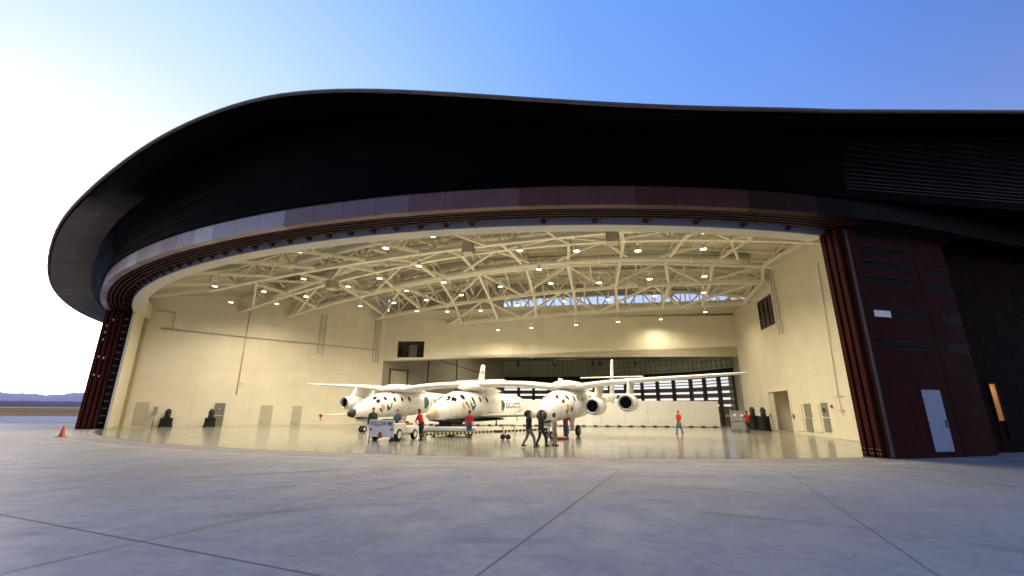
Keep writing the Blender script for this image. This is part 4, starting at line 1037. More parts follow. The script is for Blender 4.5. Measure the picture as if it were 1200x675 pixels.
# pylon carrying the middle ship
w = MB(); foil(w, [(0, 0, 0, 0, 0)]) if False else None
w = MB(); rows = []
for z, yl, c, t in ((3.0, 4.4, 4.2, .9), (3.35, 3.6, 4.4, .95), (3.75, 3.0, 4.0, 1.05)):
    ring = []
    n_ = 20
    for k in range(n_):
        a = 2*PI*k/n_; ring.append(Vector((t/2*math.sin(a), yl+c/2-c/2*math.cos(a), z)))
    rows.append(ring)
w.rings(rows, 0, True, True); obj('centre_pylon', w, M['white'], AC)
for sx in (-1, 1):
    x0 = sx*HS
    fz = obj('fuselage', fus.mesh(28, .25, y0=-1.25, x0=x0), M['white'], AC)
    nc = fus.mesh(20, .12, y0=-1.72, y1=-1.25, x0=x0, off=.004); obj('nose_cap', nc, M['dark'], fz)
    belly = MB(); q = Hull([(-1.5, 1.30, .10, .08), (-.6, 1.2, .34, .14), (.6, 1.2, .38, .1), (1.2, 1.2, .1, .02)]).mesh(14, .2, x0=x0); belly.add(q.v, q.f, 0, True); obj('nose_gear_bay', belly, M['dark'], fz)
    # probe
    if sx < 0:
        pb_ = MB(); pb_.tube([(x0-.1, -1.6, 1.44), (x0-.1, -4.2, 1.40)], [.06, .03], 8); pr_ = obj('nose_probe', pb_, M['white'], fz)
        pb_ = MB(); pb_.lathe([(0, -.12), (.1, -.1), (.13, 0), (.1, .1), (0, .12)], 12, Matrix.Translation((x0-.1, -4.2, 1.36))); pb_.box((x0-.1, -4.2, 1.15), (.05, .03, .3)); obj('probe_cover', pb_, M['redpaint'], pr_)
    # windows: cockpit quartet and round portholes on both flanks
    wins = [(.55, R_(62), .24, .15, .35), (.62, R_(36), .20, .17, .5), (1.35, R_(38), .17, .2, .2), (2.35, R_(24), .15, .22, 0), (3.3, R_(24), .15, .22, 0), (4.3, R_(24), .15, .22, 0), (2.7, R_(66), .15, .16, 0)]
    for side in (1, -1):
        for (yy, ph, ry, rz_, tl) in wins:
            rim_ = MB(); fus.patch(rim_, ell(ry*1.22, rz_*1.18, 18, tilt=tl), yy, ph, .008, x0, side); wo = obj('window_frame', rim_, M['offwhite'], fz)
            p_ = MB(); fus.patch(p_, ell(ry, rz_, 18, tilt=tl), yy, ph, .014, x0, side); obj('window', p_, M['glassdk'], fz)
        # nose art: plain abstract swooshes (peach, teal, dark)
        a_ = MB(); fus.patch(a_, ell(.15, .34, 14, 0, 0, .6), 1.0, R_(-3), .012, x0, side, 0)
        fus.patch(a_, [(-.38, -.05), (-.25, -.2), (.0, -.46), (.12, -.52), (-.02, -.30), (-.2, -.05)], 1.0, R_(-3), .014, x0, side, 1)
        fus.patch(a_, [(.35, .25), (.52, .05), (.8, .1), (1.05, .3), (1.0, -.05), (.8, -.32), (.6, -.35), (.42, -.1)], 1.0, R_(-5), .012, x0, side, 2)
        fus.patch(a_, ell(.14, .09, 10, .75, .02), 1.0, R_(-5), .016, x0, side, 3)
        obj('nose_art', a_, [M['peach'], M['ink'], M['teal'], M['offwhite']], fz)
        lg = MB(); fus.patch(lg, ell(.42, .62, 20), 6.9, R_(5), .012, x0, side, 0); fus.patch(lg, ell(.16, .22, 16, .05, 0), 6.9, R_(5), .018, x0, side, 1); fus.patch(lg, ell(.05, .06, 12, .10, .06), 6.9, R_(5), .024, x0, side, 2)
        obj('eye_emblem', lg, [M['teal'], M['ink'], M['offwhite']], fz)
        tx = MB(); fus.text(tx, 'VIRGIN GALACTIC', .72, 7.5, R_(4), .018, x0, side, .016); obj('lettering', tx, M['ink'], fz)
        mk = MB()
        for (a, b, cw_) in ((2.5, -.52, .28), (3.0, -.3, .2), (2.6, -.75, .22), (.6, -.75, .25)): fus.patch(mk, [(0, 0), (cw_, .02), (cw_, .05), (0, .04)], a, b, .012, x0, side)
        obj('stencil_mark', mk, M['ink'], fz)
    for yy in (.15, 1.85, 5.6, 8.3):
        pj = MB(); pj.rings([[fus.pt(y_, 2*PI*k/28, .006, x0) for k in range(28)] for y_ in (yy, yy+.022)], 0, False, True); obj('panel_seam', pj, M['seam'], fz)
    # tail: fin, lower fin and stabiliser
    w = MB(); rows = []
    for z, yl, c, t in ((2.55, 18.4, 1.2, .1), (3.1, 17.6, 2.1, .2), (5.0, 18.3, 1.6, .16), (7.0, 19.0, 1.05, .10), (7.15, 19.2, .8, .05)):
        rows.append([Vector((x0+t/2*math.sin(2*PI*k/14), yl+c/2-c/2*math.cos(2*PI*k/14), z)) for k in range(14)])
    w.rings(rows, 0, True, True); tf = obj('tail_fin', w, M['white'], AC)
    w = MB(); foil(w, [(x0+x, 18.3+abs(x)*.06, 1.25-abs(x)*.14, 5.2, .14) for x in arange(-3.3, 3.3, .6)]); obj('stabiliser', w, M['white'], tf)
    vt = MB(); vv, ff = text_polys('N348MS', .5); 
    vt.add([Vector((x0+.1, 18.6+v.x*.55, 6.0+v.y)) for v in vv], ff); obj('registration', vt, M['ink'], tf) if sx < 0 else None
    # engines
    for dx, ez in ((2.33, 2.12), (4.60, 2.36)):
        ex = x0+sx*dx; mt = Matrix.Translation((ex, 2.2, ez)) @ Matrix.Rotation(-PI/2, 4, 'X')
        w = MB(); w.lathe([(.40, .02), (.45, -.02), (.50, .02), (.57, .25), (.62, .75), (.60, 1.4), (.50, 2.1), (.40, 2.5), (.36, 2.5), (.38, 2.0)], 24, mt); en = obj('engine', w, M['white'], AC)
        w = MB(); w.lathe([(.385, .25), (.39, .06), (.42, -.025), (.46, -.055), (.505, -.02), (.52, .05)], 24, mt); obj('intake_lip', w, M['intake'], en)
        w = MB(); w.lathe([(.40, .05), (.39, .4), (.385, .62), (0, .62)], 24, mt); obj('intake_duct', w, M['dark'], en)
        w = MB(); w.lathe([(0, .30), (.05, .33), (.11, .48), (.13, .60)], 14, mt); obj('spinner', w, M['greydk'], en)
        w = MB()
        for k in range(18):
            a = 2*PI*k/18; c_, s_ = math.cos(a), math.sin(a); w.face([mt @ Vector((.12*c_, .12*s_, .56)), mt @ Vector((.38*c_-.03*s_, .38*s_+.03*c_, .52)), mt @ Vector((.38*c_+.05*s_, .38*s_-.05*c_, .58))])
        obj('fan_blades', w, M['greydk'], en)
        w = MB(); w.lathe([(0, 3.0), (.12, 2.8), (.3, 2.3), (.35, 2.1)], 16, mt); obj('exhaust_cone', w, M['grey'], en)
        w = MB(); rows = []
        for z, yl, c, t in ((ez+.45, 2.6, 2.1, .22), (ez+.8, 3.0, 2.2, .24), (wing_z(ex)+.02, 3.5, 2.2, .26)):
            rows.append([Vector((ex+t/2*math.sin(2*PI*k/14), yl+c/2-c/2*math.cos(2*PI*k/14), z)) for k in range(14)])
        w.rings(rows, 0, True, True); obj('pylon', w, M['white'], en)
    # landing gear
    w = MB(); w.tube([(x0, .15, 1.3), (x0, 0, .35)], [.07, .05], 8); w.bar((x0, .7, 1.3), (x0, .05, .6), .05); w.box((x0, 0, .3), (.34, .08, .08)); ngear = obj('nose_gear', w, M['offwhite'], AC)
    for d in (-.16, .16):
        mt = Matrix.Translation((x0+d, 0, .27)) @ Matrix.Rotation(PI/2, 4, 'Y'); w = MB(); w.lathe([(.13, -.06), (.22, -.07), (.265, -.035), (.265, .035), (.22, .07), (.13, .06)], 18, mt); wh = obj('nose_wheel', w, M['dark'], ngear)
        w = MB(); w.lathe([(0, -.062), (.10, -.062), (.135, -.05), (.135, .05), (.10, .062), (0, .062)], 14, mt); obj('wheel_hub', w, M['offwhite'], ngear)
    dr = MB(); dr.bar((x0-.30, -.5, 1.15), (x0-.34, .9, 1.1), .03, .5); obj('gear_door', dr, M['white'], ngear)
    w = MB(); rows = []
    for z, c, t in ((.45, .5, .16), (.9, .75, .3), (1.5, 1.1, .6)): rows.append([Vector((x0+t/2*math.cos(2*PI*k/12), 4.9+c/2*math.sin(2*PI*k/12), z)) for k in range(12)])
    w.rings(rows, 0, True, True); w.bar((x0-.42, 4.9, .42), (x0+.42, 4.9, .42), .12); mg = obj('main_gear', w, M['white'], AC)
    for d in (-.46, .46):
        mt = Matrix.Translation((x0+d, 4.9, .40)) @ Matrix.Rotation(PI/2, 4, 'Y'); w = MB(); w.lathe([(.18, -.11), (.32, -.13), (.40, -.08), (.40, .08), (.32, .13), (.18, .11)], 20, mt); obj('main_wheel', w, M['dark'], mg)
        w = MB(); w.lathe([(0, -.115), (.15, -.115), (.19, -.1), (.19, .1), (.15, .115), (0, .115)], 14, mt); obj('wheel_hub', w, M['grey'], mg)
# wheel chocks in front of the right main wheels
# --- the small ship hung under the middle of the wing
SH = thing('rocket_plane', 'white stubby rocket plane hung under the middle of the long wing', 'spaceplane', CEN, PSI)
sh = Hull([(-2.45, 1.42, .04, .04), (-2.3, 1.43, .22, .20), (-1.8, 1.52, .46, .42), (-1.0, 1.72, .78, .70), (0, 1.98, 1.02, .93), (1.0, 2.12, 1.10, 1.05), (3, 2.15, 1.12, 1.08), (7, 2.15, 1.12, 1.08), (9.5, 2.2, 1.08, 1.05), (11.3, 2.25, .98, .96), (12.3, 2.28, .80, .80), (12.9, 2.3, .5, .5), (13.05, 2.3, .3, .3)])
hull_o = obj('fuselage', sh.mesh(28, .25, y0=-1.75), M['white'], SH)
for yy in (-.75, 1.5, 5.3, 9.2):
    pj = MB(); pj.rings([[sh.pt(y_, 2*PI*k/28, .006) for k in range(28)] for y_ in (yy, yy+.022)], 0, False, True); obj('panel_seam', pj, M['seam'], hull_o)
obj('nose_cap', sh.mesh(20, .1, y0=-2.45, y1=-1.75, off=.004), M['skin2'], SH, 'tan unpainted nose tip')
w = MB(); q = Hull([(-1.9, 1.12, .25, .05), (0, 1.0, .7, .1), (4, 1.02, .8, .12), (8, 1.05, .8, .1)]).mesh(16, .5); w.add(q.v, q.f, 0, True); obj('heat_shield', w, M['dark'], SH)
for side in (1, -1):
    for (yy, ph, ry, rz_, tl) in [(-.45, R_(68), .28, .16, .3), (-.2, R_(44), .24, .2, .5), (.75, R_(40), .2, .25, .2), (2.0, R_(26), .15, .25, 0), (3.1, R_(26), .15, .25, 0), (4.2, R_(26), .15, .25, 0)]:
        t = MB(); sh.patch(t, ell(ry*1.22, rz_*1.18, 18, tilt=tl), yy, ph, .008, 0, side); obj('window_frame', t, M['offwhite'], hull_o)
        t = MB(); sh.patch(t, ell(ry, rz_, 18, tilt=tl), yy, ph, .014, 0, side); obj('window', t, M['glassdk'], hull_o)
    t = MB(); sh.patch(t, ell(.14, .34, 14, 0, 0, .5), .6, R_(2), .012, 0, side, 0); sh.patch(t, [(.2, .3), (.45, .2), (.75, -.1), (.8, -.3), (.55, -.05), (.2, .18)], .6, R_(2), .014, 0, side, 1)
    sh.patch(t, [(.75, .45), (.95, .22), (1.3, .22), (1.65, .42), (1.7, .05), (1.5, -.3), (1.3, -.28), (1.0, 0)], .6, R_(-2), .012, 0, side, 2); sh.patch(t, ell(.16, .1, 10, 1.3, .1), .6, R_(-2), .016, 0, side, 3)
    obj('nose_art', t, [M['peach'], M['ink'], M['teal'], M['offwhite']], hull_o)
    t = MB(); sh.patch(t, ell(.36, .52, 20), 7.0, R_(3), .012, 0, side, 0); sh.patch(t, ell(.14, .18, 16, .04, 0), 7.0, R_(3), .018, 0, side, 1); obj('eye_emblem', t, [M['teal'], M['ink']], hull_o)
    t = MB(); sh.text(t, 'GALACTIC', .70, 7.55, R_(2), .018, 0, side, .016); obj('lettering', t, M['ink'], hull_o)
    # delta wing, tail boom and feather fin
    t = MB(); foil(t, [(side*.7, 3.2, 6.6, 1.38, .42), (side*1.6, 4.2, 5.8, 1.40, .36), (side*2.9, 5.6, 4.8, 1.42, .30), (side*3.7, 6.4, 4.2, 1.44, .28)]); wg = obj('wing', t, M['white'], SH)
    bo_ = Hull([(5.9, 1.55, .30, .30), (6.6, 1.55, .38, .38), (9, 1.6, .38, .38), (12, 1.75, .30, .30), (14.6, 1.95, .18, .18)]); obj('tail_boom', bo_.mesh(16, .4, x0=side*3.9), M['white'], SH)
    t = MB(); q = Hull([(5.55, 1.52, .10, .10), (5.7, 1.53, .26, .26), (5.93, 1.55, .31, .31)]).mesh(16, .1, x0=side*3.9); t.add(q.v, q.f, 0, True); obj('boom_cap', t, M['dark'], SH)
    t = MB(); rows = []
    for z, yl, c, th_ in ((1.4, 12.8, 1.9, .14), (2.4, 12.4, 2.2, .18), (4.1, 13.2, 1.7, .13), (4.9, 13.6, 1.3, .08)): rows.append([Vector((side*3.9+th_/2*math.sin(2*PI*k/14), yl+c/2-c/2*math.cos(2*PI*k/14), z)) for k in range(14)])
    t.rings(rows, 0, True, True); obj('tail_fin', t, M['white'], SH)
    t = MB(); t.tube([(side*1.4, 5.2, 1.25), (side*1.45, 5.1, .7)], .05, 6); t.bar((side*2.4, 7, 1.3), (side*2.5, 6.9, .95), .06); t.box((side*1.45, 5.1, .68), (.12, .2, .12)); obj('fuel_line', t, M['greydk'], SH)
# cradle under the small ship
t = MB(); t.box((0, .6, .55), (1.5, 2.0, .5), bev=.05); t.box((0, .6, .86), (1.1, 1.5, .2)); t.box((0, .6, .15), (1.9, 2.4, .12), bev=.03)
for sx in (-.8, .8):
    for sy in (-.4, 1.6): t.box((sx, sy, .05), (.2, .2, .1))
single('support_cradle', t, M['dark'], 'black low cradle standing under the belly of the rocket plane', 'cradle', CEN, PSI)
root = thing('flatbed_trolley', 'low pale flatbed trolley standing under the nose of the rocket plane', 'trolley', (-4.45, 31.55, .009), R_(-4))
t = MB(); t.box((0, 0, .56), (4.1, .75, .24), bev=.04); obj('deck', t, M['offwhite'], root)
t = MB(); t.box((0, 0, .37), (3.8, .5, .12)); obj('frame', t, M['grey'], root)
for x in (-1.6, 1.6):
    for sy in (-.3, .3):
        t = MB(); t.lathe([(0, -.05), (.13, -.05), (.16, 0), (.13, .05), (0, .05)], 12, Matrix.Translation((x, sy, .16)) @ Matrix.Rotation(PI/2, 4, 'X')); obj('wheel', t, M['dark'], root)

# ================================================================== TUG, TOW BAR, CART, CONE
TUG = thing('tow_tractor', 'white low tow tractor with a FOLLOW ME board across its end', 'tractor', (-7.30, 28.55, .009), R_(-17))
# local: y = along the tractor, board end at -y ; x across
def tugp(name, mb, m, par=TUG, lab=None): return obj(name, mb, m, par, lab)
L2, W2 = 1.55, .86
t = MB(); t.box((0, -.75, .72), (1.70, 1.3, .62), bev=.05); t.box((0, .75, .60), (1.66, 1.6, .40), bev=.05); t.box((0, .75, .835), (1.5, 1.45, .07), bev=.02); t.box((0, -.1, .40), (1.3, 2.9, .2)); body = tugp('body', t, M['tugwhite'])
t = MB(); t.box((0, -1.475, .74), (1.70, .05, .98), bev=.015); board = tugp('sign_board', t, M['offwhite'])
vs, fs = text_polys('FOLLOW ME', .335, .008); W_ = max(v.x for v in vs); k = 1.50/W_
t = MB(); t.add([Vector(((v.x-W_/2)*k, -1.504, .90+v.y)) for v in vs], fs); obj('lettering', t, M['ink'], board)
t = MB()
for x in (-.72, .72): t.box((x, -1.51, .68), (.16, .04, .10), bev=.01)
obj('tail_lamp', t, M['greydk'], board)
t = MB(); t.box((0, -1.56, .36), (.16, .2, .3), bev=.03); t.tube([(0, -1.62, .2), (0, -1.62, .55)], .05, 8); tugp('tow_hitch', t, M['redpaint'])
t = MB(); t.box((0, -1.1, 1.07), (1.5, .5, .10), bev=.03); t.box((0, -.62, 1.05), (1.1, .16, .45), bev=.05); t.box((0, -.35, .96), (1.1, .5, .14), bev=.05); tugp('seat', t, M['dark'])
t = MB(); t.tube([(.0, .05, .9), (.0, -.1, 1.25)], .03, 6); t.lathe([(.19, -.015), (.21, 0), (.19, .015)], 18, Matrix.Translation((0, -.11, 1.27)) @ Matrix.Rotation(R_(25), 4, 'X')); tugp('steering_wheel', t, M['dark'])
t = MB(); t.box((.45, .9, .93), (.4, .5, .12), bev=.02); tugp('tool_tray', t, M['redpaint'])
t = MB(); t.box((-.35, 1.1, 1.0), (.45, .4, .26), bev=.06); tugp('tool_bag', t, M['yellow'])
t = MB(); t.box((.2, .45, .96), (.4, .3, .18), bev=.05); tugp('battery_box', t, M['blackc'])
for x, y in ((-.78, -.85), (.78, -.85), (-.78, 1.05), (.78, 1.05)):
    mt = Matrix.Translation((x, y, .32)) @ Matrix.Rotation(PI/2, 4, 'Y'); rr = .36 if y < 0 else .31; mt = Matrix.Translation((x, y, rr)) @ Matrix.Rotation(PI/2, 4, 'Y')
    t = MB(); t.lathe([(rr*.55, -.10), (rr*.86, -.12), (rr, -.07), (rr, .07), (rr*.86, .12), (rr*.55, .10)], 22, mt); wh = tugp('wheel', t, M['dark'])
    t = MB(); t.lathe([(0, -.09), (.05, -.115), (rr*.5, -.105), (rr*.58, -.11), (rr*.58, .11), (rr*.5, .105), (.05, .115), (0, .09)], 18, mt); obj('rim', t, M['tugwhite'], wh)
    t = MB(); r2 = rr+.07
    t.rings([[mt @ Vector((-(r2)*math.sin(a)*1., -r2*math.cos(a), z)) for a in arange(-1.25, 1.25, .3)] for z in (-.10, .10)], 0, False, False, closed=False) if False else None
# tow bar, hazard striped
TB = wthing('tow_bar', 'long yellow and black striped tow bar across the floor', 'tow bar', (-5.2, 28.6, 0))
a, b = Vector((-5.75, 28.9, .30)), Vector((2.30, 29.5, .66)); t = MB(); t.bar(a, b, .12, .14); obj('striped_bar', t, M['hazard'], TB)
t = MB(); m1 = a.lerp(b, .60); t.box(m1, (.55, .14, .17), bev=.02); t.box(a.lerp(b, .99), (.3, .25, .2), bev=.03); obj('joint_sleeve', t, M['greydk'], TB)
t = MB(); q = a.lerp(b, .67); t.bar(q, Vector((q.x, q.y, .2)), .05); t.box((q.x, q.y, .18), (.4, .12, .08)); obj('wheel_strut', t, M['greydk'], TB)
t = MB()
for s in (-.17, .17): t.lathe([(0, -.05), (.14, -.05), (.17, 0), (.14, .05), (0, .05)], 14, Matrix.Translation((q.x+s, q.y, .18)) @ Matrix.Rotation(PI/2, 4, 'X'))
obj('wheel', t, M['dark'], TB)
# cone
root = thing('traffic_cone', 'small orange traffic cone on the apron by the left doors', 'cone', (-28.9, 29.4, 0.005), .3)
t = MB(); t.lathe([(.185, .03), (.17, .05), (.045, .68), (.03, .70), (0, .70)], 18); cb = obj('cone_body', t, M['orange'], root)
t = MB(); t.box((0, 0, .02), (.46, .46, .04), bev=.012); obj('base', t, mat('faded_orange', (.45, .10, .06), .6, 0, .1, 5), root)
# shelf cart
root = thing('equipment_cart', 'silver wheeled equipment cart with two dials near the right wall', 'cart', (21.3, 42.3, .009), R_(-24))
t = MB()
for x in (-.62, .62):
    for y in (-.3, .3): t.bar((x, y, .22), (x, y, 2.0 if x < 0 else 1.85), .05)
for z in (.3, 1.0, 1.85):
    for y in (-.3, .3): t.bar((-.62, y, z), (.62, y, z), .05)
    for x in (-.62, .62): t.bar((x, -.3, z), (x, .3, z), .05)
obj('frame', t, M['chrome'], root)
t = MB(); t.box((0, 0, 1.42), (1.15, .5, .78), bev=.03); cs = obj('instrument_case', t, M['grey'], root)
for x in (-.3, .28):
    t = MB(); t.lathe([(0, .0), (.12, .0), (.14, -.02), (.14, .03)], 14, Matrix.Translation((x, -.262, 1.5)) @ Matrix.Rotation(PI/2, 4, 'X')); obj('dial', t, M['offwhite'], cs)
t = MB(); t.box((0, 0, .64), (1.1, .5, .55), bev=.03); obj('lower_case', t, M['grey'], root)
for x in (-.62, .62):
    for y in (-.3, .3):
        mt = Matrix.Translation((x, y, .13)) @ Matrix.Rotation(PI/2, 4, 'X'); t = MB(); t.lathe([(.05, -.035), (.11, -.04), (.13, 0), (.11, .04), (.05, .035)], 14, mt); wl_ = obj('caster', t, M['dark'], root)
        t = MB(); t.lathe([(0, -.045), (.055, -.04), (.055, .04), (0, .045)], 12, mt); obj('caster_hub', t, M['offwhite'], wl_)
# tool tray on the floor near the right nose wheel
root = thing('tool_tray', 'flat red and white tool tray lying on the floor by the nose wheel', 'tray', (3.2, 30.05, .009), R_(10))
t = MB(); t.box((0, 0, .07), (1.0, .45, .13), bev=.05); obj('tray_box', t, M['redpaint'], root)
t = MB(); t.box((0, 0, .15), (.9, .36, .04), bev=.015); obj('tray_lid', t, M['offwhite'], root)
root = thing('access_stand', 'small beige metal trestle beneath the left wing of the right fuselage', 'trestle', (-.2, 35.2, .009), PSI)
t = MB()
for x in (-.5, .5): t.bar((x, -.2, 0), (x, 0, .7), .05); t.bar((x, .2, 0), (x, 0, .7), .05)
obj('legs_frame', t, M['boot'], root); t = MB(); t.bar((-.6, 0, .72), (.6, 0, .72), .10, .06); obj('top_rail', t, M['boot'], root)

# ================================================================== PEOPLE
def blob(chains, voxel):
    """one continuous surface from tapered limb chains [(p0,r0),(p1,r1),...]"""
    bm = bmesh.new()
    for ch in chains:
        for i, (p, r) in enumerate(ch):
            sp = bmesh.ops.create_uvsphere(bm, u_segments=10, v_segments=7, radius=r, matrix=Matrix.Translation(p))
        for (p, r), (q, s) in zip(ch[:-1], ch[1:]):
            p, q = Vector(p), Vector(q); d = q-p
            if d.length < 1e-4: continue
            rot = d.to_track_quat('Z', 'Y').to_matrix().to_4x4()
            bmesh.ops.create_cone(bm, cap_ends=True, segments=10, radius1=r, radius2=s, depth=d.length, matrix=Matrix.Translation((p+q)/2) @ rot)
    me = bpy.data.meshes.new('tmp'); bm.to_mesh(me); bm.free()
    o = bpy.data.objects.new('tmp', me); COL.objects.link(o); m_ = o.modifiers.new('r', 'REMESH'); m_.mode = 'VOXEL'; m_.voxel_size = voxel; m_.use_smooth_shade = True
    s_ = o.modifiers.new('s', 'SMOOTH'); s_.iterations = 2; s_.factor = .5
    dg = bpy.context.evaluated_depsgraph_get(); out = bpy.data.meshes.new_from_object(o.evaluated_get(dg)); bpy.data.objects.remove(o); bpy.data.meshes.remove(me)
    for p in out.polygons: p.use_smooth = True
    return out
def person(label, loc, yaw, top, legs, hair='hair', stride=.0, arms=((-.25, -.02, -.24), (.25, .05, -.24)), hands=None, lean=0., h=1.78, jacket=False, crouch=False, shoes='dark', turn=0.):
    """local frame: y forward, x to the person's right. hands: explicit wrist targets (x,y,z) or None"""
    S_ = h/1.78; root = thing('person', label, 'person', loc, yaw)
    V_ = Vector
    hipz = .93 if not crouch else .42
    lx = .095
    ch = V_((0, lean*.55, hipz+.50)); pel = V_((0, 0, hipz)); nk = V_((0, lean*.70, hipz+.60)); hd = V_((0, lean*.80+.02, hipz+.745))
    legsJ = []
    for sx in (-1, 1):
        st_ = stride*sx
        if crouch: hip = pel+V_((sx*lx, 0, 0)); kn = V_((sx*.17, .38, .46)); an = V_((sx*.13, .05, .09))
        else:
            hip = pel+V_((sx*lx, 0, -.02)); an = V_((sx*.10, st_, .085+max(0, -st_)*.12)); kn = hip.lerp(an, .52)+V_((0, .05+abs(st_)*.12, 0))
        legsJ.append((hip, kn, an))
    armsJ = []
    for i, sx in enumerate((-1, 1)):
        sh_ = ch+V_((sx*.185, 0, -.03))
        if hands and hands[i] is not None:
            wr = V_(hands[i]); d = wr-sh_; 
            if d.length > .53: wr = sh_+d.normalized()*.53; d = wr-sh_
            mid = (sh_+wr)/2; bend = math.sqrt(max(.0, .275**2-(d.length/2)**2)); el = mid+V_((sx*.5, -.15, -.8)).normalized()*bend
        else:
            sw = -stride*sx*.7; el = sh_+V_((sx*.06, sw*.35-.02, -.29)); wr = el+V_((sx*.01, sw*.55+.05, -.25))
        armsJ.append((sh_, el, wr))
    # body: one continuous mesh with head, hands and fingers
    c = []
    c.append([(pel+V_((0, 0, 0)), .125), (pel+V_((0, lean*.2, .2)), .115), (ch+V_((0, 0, -.08)), .13), (ch, .10), (nk, .055), (nk+V_((0, .01, .06)), .05)])
    c.append([(ch+V_((-.13, 0, -.02)), .085), (ch+V_((.13, 0, -.02)), .085)])
    c.append([(hd+V_((0, .02, -.075)), .058), (hd+V_((0, .005, 0)), .085), (hd+V_((0, -.015, .045)), .092)])
    c.append([(hd+V_((0, .085, .0)), .012), (hd+V_((0, .105, -.022)), .016)])
    for sx in (-1, 1): c.append([(hd+V_((sx*.088, -.01, -.02)), .018), (hd+V_((sx*.09, -.015, .015)), .02)])
    for hip, kn, an in legsJ:
        c.append([(hip, .085), (kn, .055), (kn.lerp(an, .35)+V_((0, -.02, 0)), .055), (an, .038)]); c.append([(an+V_((0, -.04, -.045)), .038), (an+V_((0, .13, -.06)), .03)])
    for i, (sh_, el, wr) in enumerate(armsJ):
        sx = (-1, 1)[i]; d = (wr-el).normalized(); c.append([(sh_, .06), (el, .042), (wr, .03)])
        pm = wr+d*.06; side = d.cross(V_((0, 1, 0)));
        if side.length < .2: side = d.cross(V_((1, 0, 0)))
        side.normalize(); cur = d.cross(side).normalized()*.02
        c.append([(wr, .03), (pm, .032)])
        for k in range(4):
            o_ = side*(k-1.5)*.021; ln_ = (.06, .075, .08, .065)[k]; c.append([(pm+o_, .012), (pm+o_+d*ln_*.6+cur*.4, .0105), (pm+o_+d*ln_+cur*1.3, .0095)])
        c.append([(wr+d*.02, .014), (wr+d*.05+side*.045, .012), (wr+d*.085+side*.05+cur, .010)])
    body_ = obj('body', blob([[(Vector(p)*S_, r*S_) for p, r in x] for x in c], .013), None, root); body_.data.materials.clear(); body_.data.materials.append(M['skin'])
    def cloth(name, chains, m_, vx=.018):
        o = obj(name, blob([[(Vector(p)*S_, r*S_) for p, r in x] for x in chains], vx), None, root); o.data.materials.clear(); o.data.materials.append(M[m_]); return o
    hem = -.10 if jacket else -.03; ex = .03 if jacket else .012
    ct = [[(pel+V_((0, lean*.05, hem+.04)), .14+ex), (pel+V_((0, lean*.2, .2)), .128+ex), (ch+V_((0, 0, -.08)), .145+ex), (ch+V_((0, 0, .01)), .11+ex)],
          [(pel+V_((-.06, 0, .02)), .10+ex), (ch+V_((-.11, 0, -.06)), .095+ex)], [(pel+V_((.06, 0, .02)), .10+ex), (ch+V_((.11, 0, -.06)), .095+ex)],
          [(ch+V_((-.14, 0, -.015)), .09+ex*.5), (ch+V_((.14, 0, -.015)), .09+ex*.5)], [(ch, .1), (nk+V_((0, 0, -.01)), .068)]]
    for sh_, el, wr in armsJ:
        if jacket: ct.append([(sh_, .078), (el, .062), (wr, .05)])
        else: ct.append([(sh_, .075), (sh_.lerp(el, .8), .060)])
    cloth('jacket' if jacket else 'shirt', ct, top)
    ct = [[(pel+V_((-.05, 0, .06)), .125), (pel+V_((.05, 0, .06)), .125)]]
    for hip, kn, an in legsJ: ct.append([(pel+V_((hip.x*.8, 0, .02)), .12), (hip+V_((0, 0, -.04)), .112), (kn, .078), (kn.lerp(an, .5), .07), (an+V_((0, 0, .0)), .06)])
    cloth('trousers', ct, legs)
    ct = []
    for hip, kn, an in legsJ: ct.append([(an+V_((0, -.05, -.045)), .047), (an+V_((0, .06, -.05)), .048), (an+V_((0, .15, -.058)), .036)])
    cloth('shoes', ct, shoes, .014)
    cloth('hair', [[(hd+V_((0, -.03, .06)), .098), (hd+V_((0, -.045, .0)), .09), (hd+V_((0, -.05, -.05)), .06)], [(hd+V_((0, .035, .095)), .06), (hd+V_((0, -.02, .09)), .08)]], hair, .013)
    return root
fz_ = .009
D = math.degrees
person('person walking in black jacket and tan trousers beside the man in brown', (.94, 23.95, fz_), R_(-78), 'blackc', 'tan', stride=.30, jacket=True)
person('person in dark brown coat and brown trousers walking in the middle of three', (1.62, 24.45, fz_), R_(-70), 'brown', 'brown', stride=.24, jacket=True, h=1.80)
person('person in cream shirt and khaki trousers standing with hands joined', (2.37, 24.9, fz_), R_(-80), 'cream', 'khaki', stride=.05, hands=((-.06, .24, 1.08), (.06, .26, 1.10)), h=1.66)
person('person in red shirt reaching up to the belly of the right fuselage', (3.75, 31.2, fz_), R_(-22), 'red', 'jeans', stride=.03, hands=((-.12, .28, 1.72), (.24, .36, 1.30)), h=1.74, lean=.08)
person('person in red shirt and jeans with back turned before the rocket plane', (-2.84, 30.8, fz_), R_(8), 'red', 'jeans', stride=.04)
person('person in red shirt and pale jeans walking alone in front of the white boards', (14.2, 38.3, fz_), R_(120), 'red', 'jeans', stride=.22, h=1.82)
person('person in red shirt and black trousers pushing the equipment cart', (20.9, 40.0, fz_), R_(15), 'red', 'blackc', stride=.16, hands=((-.18, .42, 1.15), (.2, .42, 1.15)), h=1.86)
person('person in red shirt leaning over the back of the white tow tractor', (-5.55, 28.2, fz_), R_(65), 'red', 'blackc', stride=.05, hands=((-.12, .46, 1.08), (.16, .44, 1.02)), lean=.32, h=1.82)
person('person in dark olive jacket standing behind the FOLLOW ME board', (-9.15, 29.9, fz_), R_(195), 'olive', 'blackc', stride=.05, jacket=True, h=1.9)
person('person in blue denim bending behind the tow tractor seat', (-7.4, 29.95, fz_), R_(170), 'jeans', 'blackc', stride=.05, hands=((-.1, .45, 1.0), (.15, .45, 1.0)), lean=.45, jacket=True, h=1.8)
